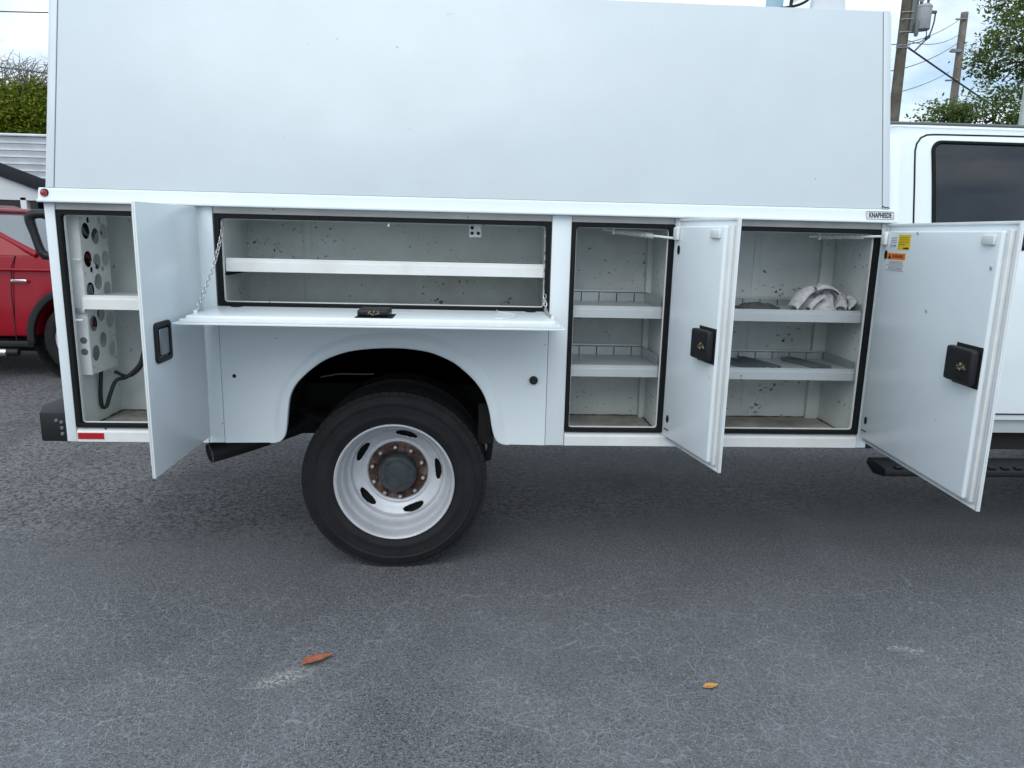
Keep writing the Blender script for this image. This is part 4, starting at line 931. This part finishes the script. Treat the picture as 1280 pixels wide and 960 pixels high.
MB().add([(-4.12, YN+.045, 1.165), (-4.62, YN+.045, 1.16), (-4.62, YN+.13, 1.40), (-4.38, YN+.115, 1.295)], [(0, 1, 2, 3)]).build('mirror_sail', 'red_paint', V)
MB().box(-4.16, -4.06, YN+.12, YW-.12, 1.160, 1.190).build('cowl', 'suv_black', V, bevel=.01)
MB().lathe([(0, -.16), (.06, -.15), (.085, -.10), (.09, -.02), (.05, .0)], (-4.72, YN+.10, 1.18), 12).build('mirror', 'suv_black', V)
# flares, sills, step bars, wheels
for cx in (-3.74, -6.62):
    fl = holed_plate([[(cx+.50*math.cos(R(a)), .40+.50*math.sin(R(a))) for a in range(-8, 189, 7)]+[(cx+.432*math.cos(R(a)), .40+.432*math.sin(R(a))) for a in range(188, -9, -7)]], XZ, YN-.022, YN+.03)
    fl.build('fender_flare', 'suv_black', V, bevel=.008)
    MB().lathe([(.46, .0), (.46, .35), (0, .36)], (cx, YN+.01, .40), 40).build('wheel_well', 'liner_black', V)
    for yy, s in ((YN+.015, 1), (YW-.015, -1)):
        f = lambda pr: [(r, h*s) for r, h in pr]
        wt = MB().lathe(f([(.255, .02), (.27, .004), (.32, -.004), (.36, .01), (.377, .04), (.377, .19), (.35, .215), (.26, .21)]), (cx, yy, .377), 48).build('tyre', 'tyre', V, smooth=40)
        MB().lathe(f([(.258, .02), (.255, .008), (.24, .01), (.225, .05)]), (cx, yy, .377), 40).build('rim', 'alloy', wt, smooth=40)
        MB().lathe(f([(.235, .09), (0, .09)]), (cx, yy, .377), 24).build('rim_back', 'black_void', wt)
        for k in range(5):
            a = 2*math.pi*k/5+.35; M = Matrix.Translation((cx, yy, .377)) @ Matrix.Rotation(a, 4, 'Y')
            MB().obox(M, .0, .235, *sorted((s*.025, s*.06)), -.03, .03).build('spoke', 'alloy', wt, bevel=.008)
MB().box(-6.16, -4.19, YN-.006, YN+.1, .300, .360).build('sill_trim', 'suv_black', V, bevel=.01)
MB().tube([(-6.10, YN-.07, .262), (-4.40, YN-.07, .262)], .036, 14).build('step_bar', 'chrome', V, smooth=60)
MB().tube([(-4.40, YN-.07, .262), (-4.30, YN-.06, .262)], [.0375, .034], 14).build('step_bar_cap', 'suv_black', V, smooth=60)
MB().box(-7.5, -3.1, YN+.15, YW-.15, .24, .36).build('underside', 'underbody', V)
MB().box(-4.72, -4.55, YN-.035, YN-.012, .93, .96).build('door_handle', 'chrome', V, bevel=.008)
for y in (YN+.18, YW-.5):
    MB().box(-3.0, -2.955, y, y+.32, .80, .95).build('headlight', 'suv_glass', V, bevel=.012)
MB().box(-2.985, -2.94, YN+.55, YW-.55, .68, .93).build('grille', 'chrome', V, bevel=.01)

# ================================================================== BUILDINGS
Bd = empty('low_building', (-10, 12, 0)); tag(Bd, 'low white building with a dark sloping roof edge behind the red suv', 'building')
yb = 9.0
# wall above openings, sloping dark fascia, openings with posts
MB().prism([(-14, 1.845), (-14, 4.70), (-6.05, 1.815), (-6.05, 1.79)], XZ, yb+.02, yb+.20).build('gable_wall', 'building_white', Bd)
MB().prism([(-14, 4.82), (-5.9, 1.877), (-5.9, 1.675), (-14, 4.58)], XZ, yb-.06, yb-.02).build('roof_fascia', 'fascia_dark', Bd, bevel=.01)
MB().box(-14, -6.1, yb+.30, yb+.34, 0, 1.85).build('window_glass', 'window_dark', Bd)
for x in (-12.9, -11.4, -9.93, -8.43, -6.93, -6.15): MB().box(x-.045, x+.045, yb+.02, yb+.12, .9, 1.84).build('window_post', 'building_white', Bd, bevel=.004)
MB().box(-14, -6.1, yb+.02, yb+.25, 0, .9).build('lower_wall', 'building_white', Bd)
Be = empty('metal_building', (-14, 16, 0)); tag(Be, 'white ribbed metal building rising behind the dark roof edge', 'building')
y2 = 13.0
MB().box(-24, -6.2, y2+.1, y2+4, 0, 3.17).build('wall', 'roof_metal', Be)
z = 3.15; k = 0
rnd = random.Random(3)
while z > 1.9:
    h = .135
    MB().prism([(y2+.10, z), (y2+.03, z-.008), (y2+.075, z-h+.012), (y2+.02, z-h+.006), (y2+.02, z-h), (y2+.10, z-h)], YZ, -24, -6.2).build('siding_panel', 'roof_metal', Be)
    z -= h
MB().box(-24.1, -6.15, y2-.02, y2+4.1, 3.151, 3.20).build('cap_flashing', 'roof_metal', Be, bevel=.01)

# ================================================================== POLES AND WIRES
P1 = empty('utility_pole', (12.70, 20, 0)); tag(P1, 'thick brown wooden utility pole carrying a grey transformer', 'utility pole')
MB().tube([(12.72, 20, -.2), (12.70, 20, 5.1), (12.675, 20, 8.5), (12.66, 20, 11.0)], [.19, .155, .14, .125], 14).build('shaft', 'pole_wood', P1, smooth=60)
tf = MB().lathe([(0, .0), (.20, .0), (.215, .02), (.215, .60), (.225, .61), (.225, .64), (.19, .69), (.08, .72), (0, .72)], (13.14, 19.85, 7.62), 24, axis='z').build('transformer', 'transformer', P1, smooth=40)
for dx_, dz_, dy_ in ((.10, .72, 0), (-.08, .72, .05)): MB().lathe([(.03, 0), (.045, .03), (.03, .06), (.045, .09), (.03, .12), (.04, .15), (.02, .19), (0, .20)], (13.14+dx_, 19.85+dy_, 7.62+dz_), 10, axis='z').build('bushing', 'ceramic', tf)
MB().box(13.36, 13.52, 19.80, 19.88, 8.08, 8.16).build('terminal', 'ceramic', tf, bevel=.01)
MB().box(12.78, 12.98, 19.86, 19.96, 7.55, 8.5).build('mounting_bracket', 'box_grey', P1, bevel=.02)
MB().lathe([(.05, 0), (.07, .06), (.05, .12), (.075, .18), (.05, .24), (.07, .30), (.05, .4), (0, .42)], (12.99, 19.75, 8.35), 10, axis='z').build('fuse_cutout', 'transformer', P1)
MB().lathe([(.04, 0), (.06, .05), (.06, .4), (.03, .45), (0, .46)], (12.93, 19.75, 7.42), 10, axis='z').build('arrester', 'box_grey', P1)
for z in (7.9, 7.55, 7.18, 7.12, 8.1): MB().tube([(12.42 if z < 7.2 else 12.50, 19.85, z), (12.85, 19.85, z+.02)], .016, 6).build('bolt_rod', 'steel', P1)
MB().tube(spline([(13.5, 19.85, 8.08), (13.48, 19.85, 7.8), (13.38, 19.85, 7.45), (13.2, 19.85, 7.25), (13.02, 19.85, 7.05)], 20), .022, 6).build('drop_wire', 'wire', P1)
MB().tube(spline([(13.28, 19.85, 7.65), (13.3, 19.85, 7.45), (13.15, 19.85, 7.3), (12.78, 19.85, 7.22)], 16), .015, 6).build('drop_wire', 'wire', P1)
MB().tube([(13.30, 19.85, 7.38), (13.40, 19.85, 7.46)], .05, 8).build('splice', 'wire', P1)
P2 = empty('utility_pole', (19.53, 28, 0)); tag(P2, 'thinner pale grey wooden utility pole standing in front of the leafy tree', 'utility pole')
MB().tube([(19.56, 28, -.2), (19.534, 28, 6.4), (19.505, 28, 10.52)], [.20, .155, .135], 14).build('shaft', 'pole_wood_pale', P2, smooth=60)
for z, d0 in ((10.25, .3), (9.05, .38), (7.95, .4)): MB().tube([(19.35-d0, 27.8, z-.05), (19.5, 27.85, z)], .035, 8).build('insulator', 'wire_pale', P2)
MB().box(19.05, 19.40, 27.75, 27.9, 8.98, 9.10).build('lamp_arm', 'wire_pale', P2)
def wire(name, a, b, sag, r, label, mat='wire', n=20, grp='overhead wires'):
    a, b = Vector(a), Vector(b); pts = [a.lerp(b, i/n)-Vector((0, 0, sag*4*(i/n)*(1-i/n))) for i in range(n+1)]
    o = MB().tube(pts, r, 6).build(name, mat, smooth=60); return tag(o, label, 'wire', grp)
wire('power_line', (12.0, 20, 7.20), (19.40, 28, 10.30), .25, .016, 'topmost thin wire running left from the pale pole', 'wire_pale')
wire('power_line', (12.72, 20, 7.40), (19.40, 28, 9.70), .25, .014, 'sagging thin wire just below the transformer', 'wire_pale')
wire('power_line', (12.2, 20, 6.45), (19.36, 28, 9.36), .18, .017, 'middle thin wire crossing the blue sky patch', 'wire_pale')
wire('power_line', (12.0, 20, 5.75), (19.20, 28, 8.28), .15, .015, 'lowest thin wire reaching the pale pole', 'wire_pale')
wire('support_cable', (12.78, 20, 7.22), (23.5, 28, 5.9), .05, .030, 'thick dark cable slanting down from the brown pole past the pale pole')
wire('power_line', (-40, 25, 8.35), (-6, 25, 8.60), .1, .020, 'upper level wire above the left tree')
wire('power_line', (-40, 25, 9.4), (-6, 25, 5.75), .25, .024, 'lower slanting wire above the left tree')
PO = MB().lathe([(.060, 0), (.060, 4.4), (.052, 9)], (8.775, 9, 0), 14, axis='z').build('metal_post', 'post_grey', smooth=60); tag(PO, 'pale grey metal post beside the cab roof', 'post')

# ================================================================== TREES
def tree(name, label, base, trunk_h, blobs, nclump, nleaf, leafsize, lmat, bark, seed, twigs=0, clump_r=.34, tr=.16):
    rnd = random.Random(seed); root = empty(name, base); tag(root, label, 'tree', 'trees behind the lot')
    b = Vector(base); mbt = MB(); top = b+Vector((0, 0, trunk_h))
    mbt.tube(spline([b-Vector((0, 0, .2)), b+Vector((.08, .05, trunk_h*.5)), top], 10), [tr*(1.25-.5*i/9) for i in range(10)], 10)
    clumps = []
    for i in range(nclump):
        bl = rnd.choices(blobs, weights=[x[2] for x in blobs])[0]; c, rad = Vector(bl[0]), Vector(bl[1])
        while True:
            q = Vector((rnd.uniform(-1, 1), rnd.uniform(-1, 1), rnd.uniform(-1, 1)))
            if .25 < q.length < 1: break
        if rnd.random() < .65: q = q.normalized()*rnd.uniform(.6, 1.0)
        clumps.append(c+Vector((q.x*rad.x, q.y*rad.y, q.z*rad.z)))
    # limbs to blob centres, twigs to clumps
    hubs = []
    for c, rad, wgt in [(Vector(x[0]), x[1], x[2]) for x in blobs]:
        m = top.lerp(c, .5)+Vector((rnd.uniform(-.3, .3), rnd.uniform(-.3, .3), .1)); pts = spline([top-Vector((0, 0, .3)), m, c], 12)
        mbt.tube(pts, [tr*.6*(1-.75*i/11)+.012 for i in range(12)], 7); hubs += pts[4:]
    for p in rnd.sample(clumps, min(len(clumps), 170)):
        h = min(hubs, key=lambda q: (q-p).length); m = h.lerp(p, .55)+Vector((rnd.uniform(-.12, .12), rnd.uniform(-.12, .12), rnd.uniform(-.05, .15)))
        mbt.tube(spline([h, m, p], 5), [.030, .024, .018, .012, .007], 5, cap=False)
    mbt.build('trunk', bark, root, smooth=60)
    vs = []; fs = []
    for p in clumps:
        ax = Vector((rnd.gauss(0, 1), rnd.gauss(0, 1), rnd.gauss(0, .5))).normalized(); k = int(nleaf*rnd.uniform(.4, 1.3))
        for _ in range(k):
            q = p+Vector((rnd.gauss(0, clump_r), rnd.gauss(0, clump_r), rnd.gauss(0, clump_r*.62)))+ax*rnd.gauss(0, clump_r*.5)
            d = Vector((rnd.gauss(0, 1), rnd.gauss(0, 1), rnd.gauss(-.2, .6))).normalized(); s = d.cross(Vector((rnd.gauss(0, .5), rnd.gauss(0, .5), 1))).normalized()
            L = leafsize*rnd.uniform(.6, 1.25); w_ = L*.24; up_ = d.cross(s)*L*.10
            n = len(vs); vs += [q-d*L*.5, q+s*w_+up_, q+d*L*.5, q-s*w_+up_]; fs.append((n, n+1, n+2, n+3))
    me = bpy.data.meshes.new('crown'); me.from_pydata([tuple(v) for v in vs], [], fs); link_mesh('crown', me, lmat, root, None)
    if twigs:
        mbw = MB()
        for i in range(twigs):
            c, rad = Vector(blobs[0][0]), Vector(blobs[0][1]); a = c+Vector((rnd.uniform(-1, 1)*rad.x*.8, rnd.uniform(-.6, .6)*rad.y, rad.z*rnd.uniform(.5, .85)))
            p = a; pts = [a]; d = Vector((rnd.gauss(0, .35), rnd.gauss(0, .3), 1)).normalized()
            for j in range(6): p = p+d*rnd.uniform(.14, .26); d = (d+Vector((rnd.gauss(0, .3), rnd.gauss(0, .3), rnd.gauss(0, .15)))).normalized(); pts.append(p)
            mbw.tube(pts, [.022, .019, .016, .013, .010, .008, .006], 5, cap=False)
            for j in (2, 3, 4, 5):
                e = pts[j]+Vector((rnd.gauss(0, .3), rnd.gauss(0, .2), rnd.uniform(.05, .35))); mbw.tube([pts[j], pts[j].lerp(e, .5)+Vector((0, 0, .04)), e], [.010, .008, .005], 4, cap=False)
        mbw.build('bare_twigs', 'bark_grey', root, smooth=60)
    return root
tree('leafy_tree', 'tall loose green tree behind the pale utility pole', (19.5, 22, 0), 4.2,
     [((17.2, 22, 5.5), (1.6, 1.3, 1.0), 1.7), ((17.9, 22, 7.7), (1.5, 1.5, 1.3), 2.6), ((20.0, 22.5, 6.6), (2.2, 1.8, 2.3), 2.4), ((18.3, 22.5, 9.7), (1.3, 1.4, 1.2), 2), ((15.6, 22, 5.5), (.8, .8, .6), .8)],
     330, 44, .175, 'leaf_green', 'bark', 11, clump_r=.23)
tree('yellow_green_tree', 'yellow-green bushy tree with bare grey twigs on top, above the metal building', (-16.3, 24, 0), 2.6,
     [((-15.0, 24, 4.85), (1.5, 1.0, 1.15), 3.5), ((-16.1, 24, 4.45), (1.2, 1.0, .95), 2.2), ((-17.8, 24, 4.3), (1.4, 1.2, 1.3), 1.4), ((-13.2, 24.4, 4.2), (1.4, 1.2, 1.0), 1.4), ((-15.4, 24.6, 3.2), (2.6, 1.0, .9), 1.5)],
     720, 85, .15, 'leaf_yellow', 'bark', 5, twigs=60, clump_r=.28)
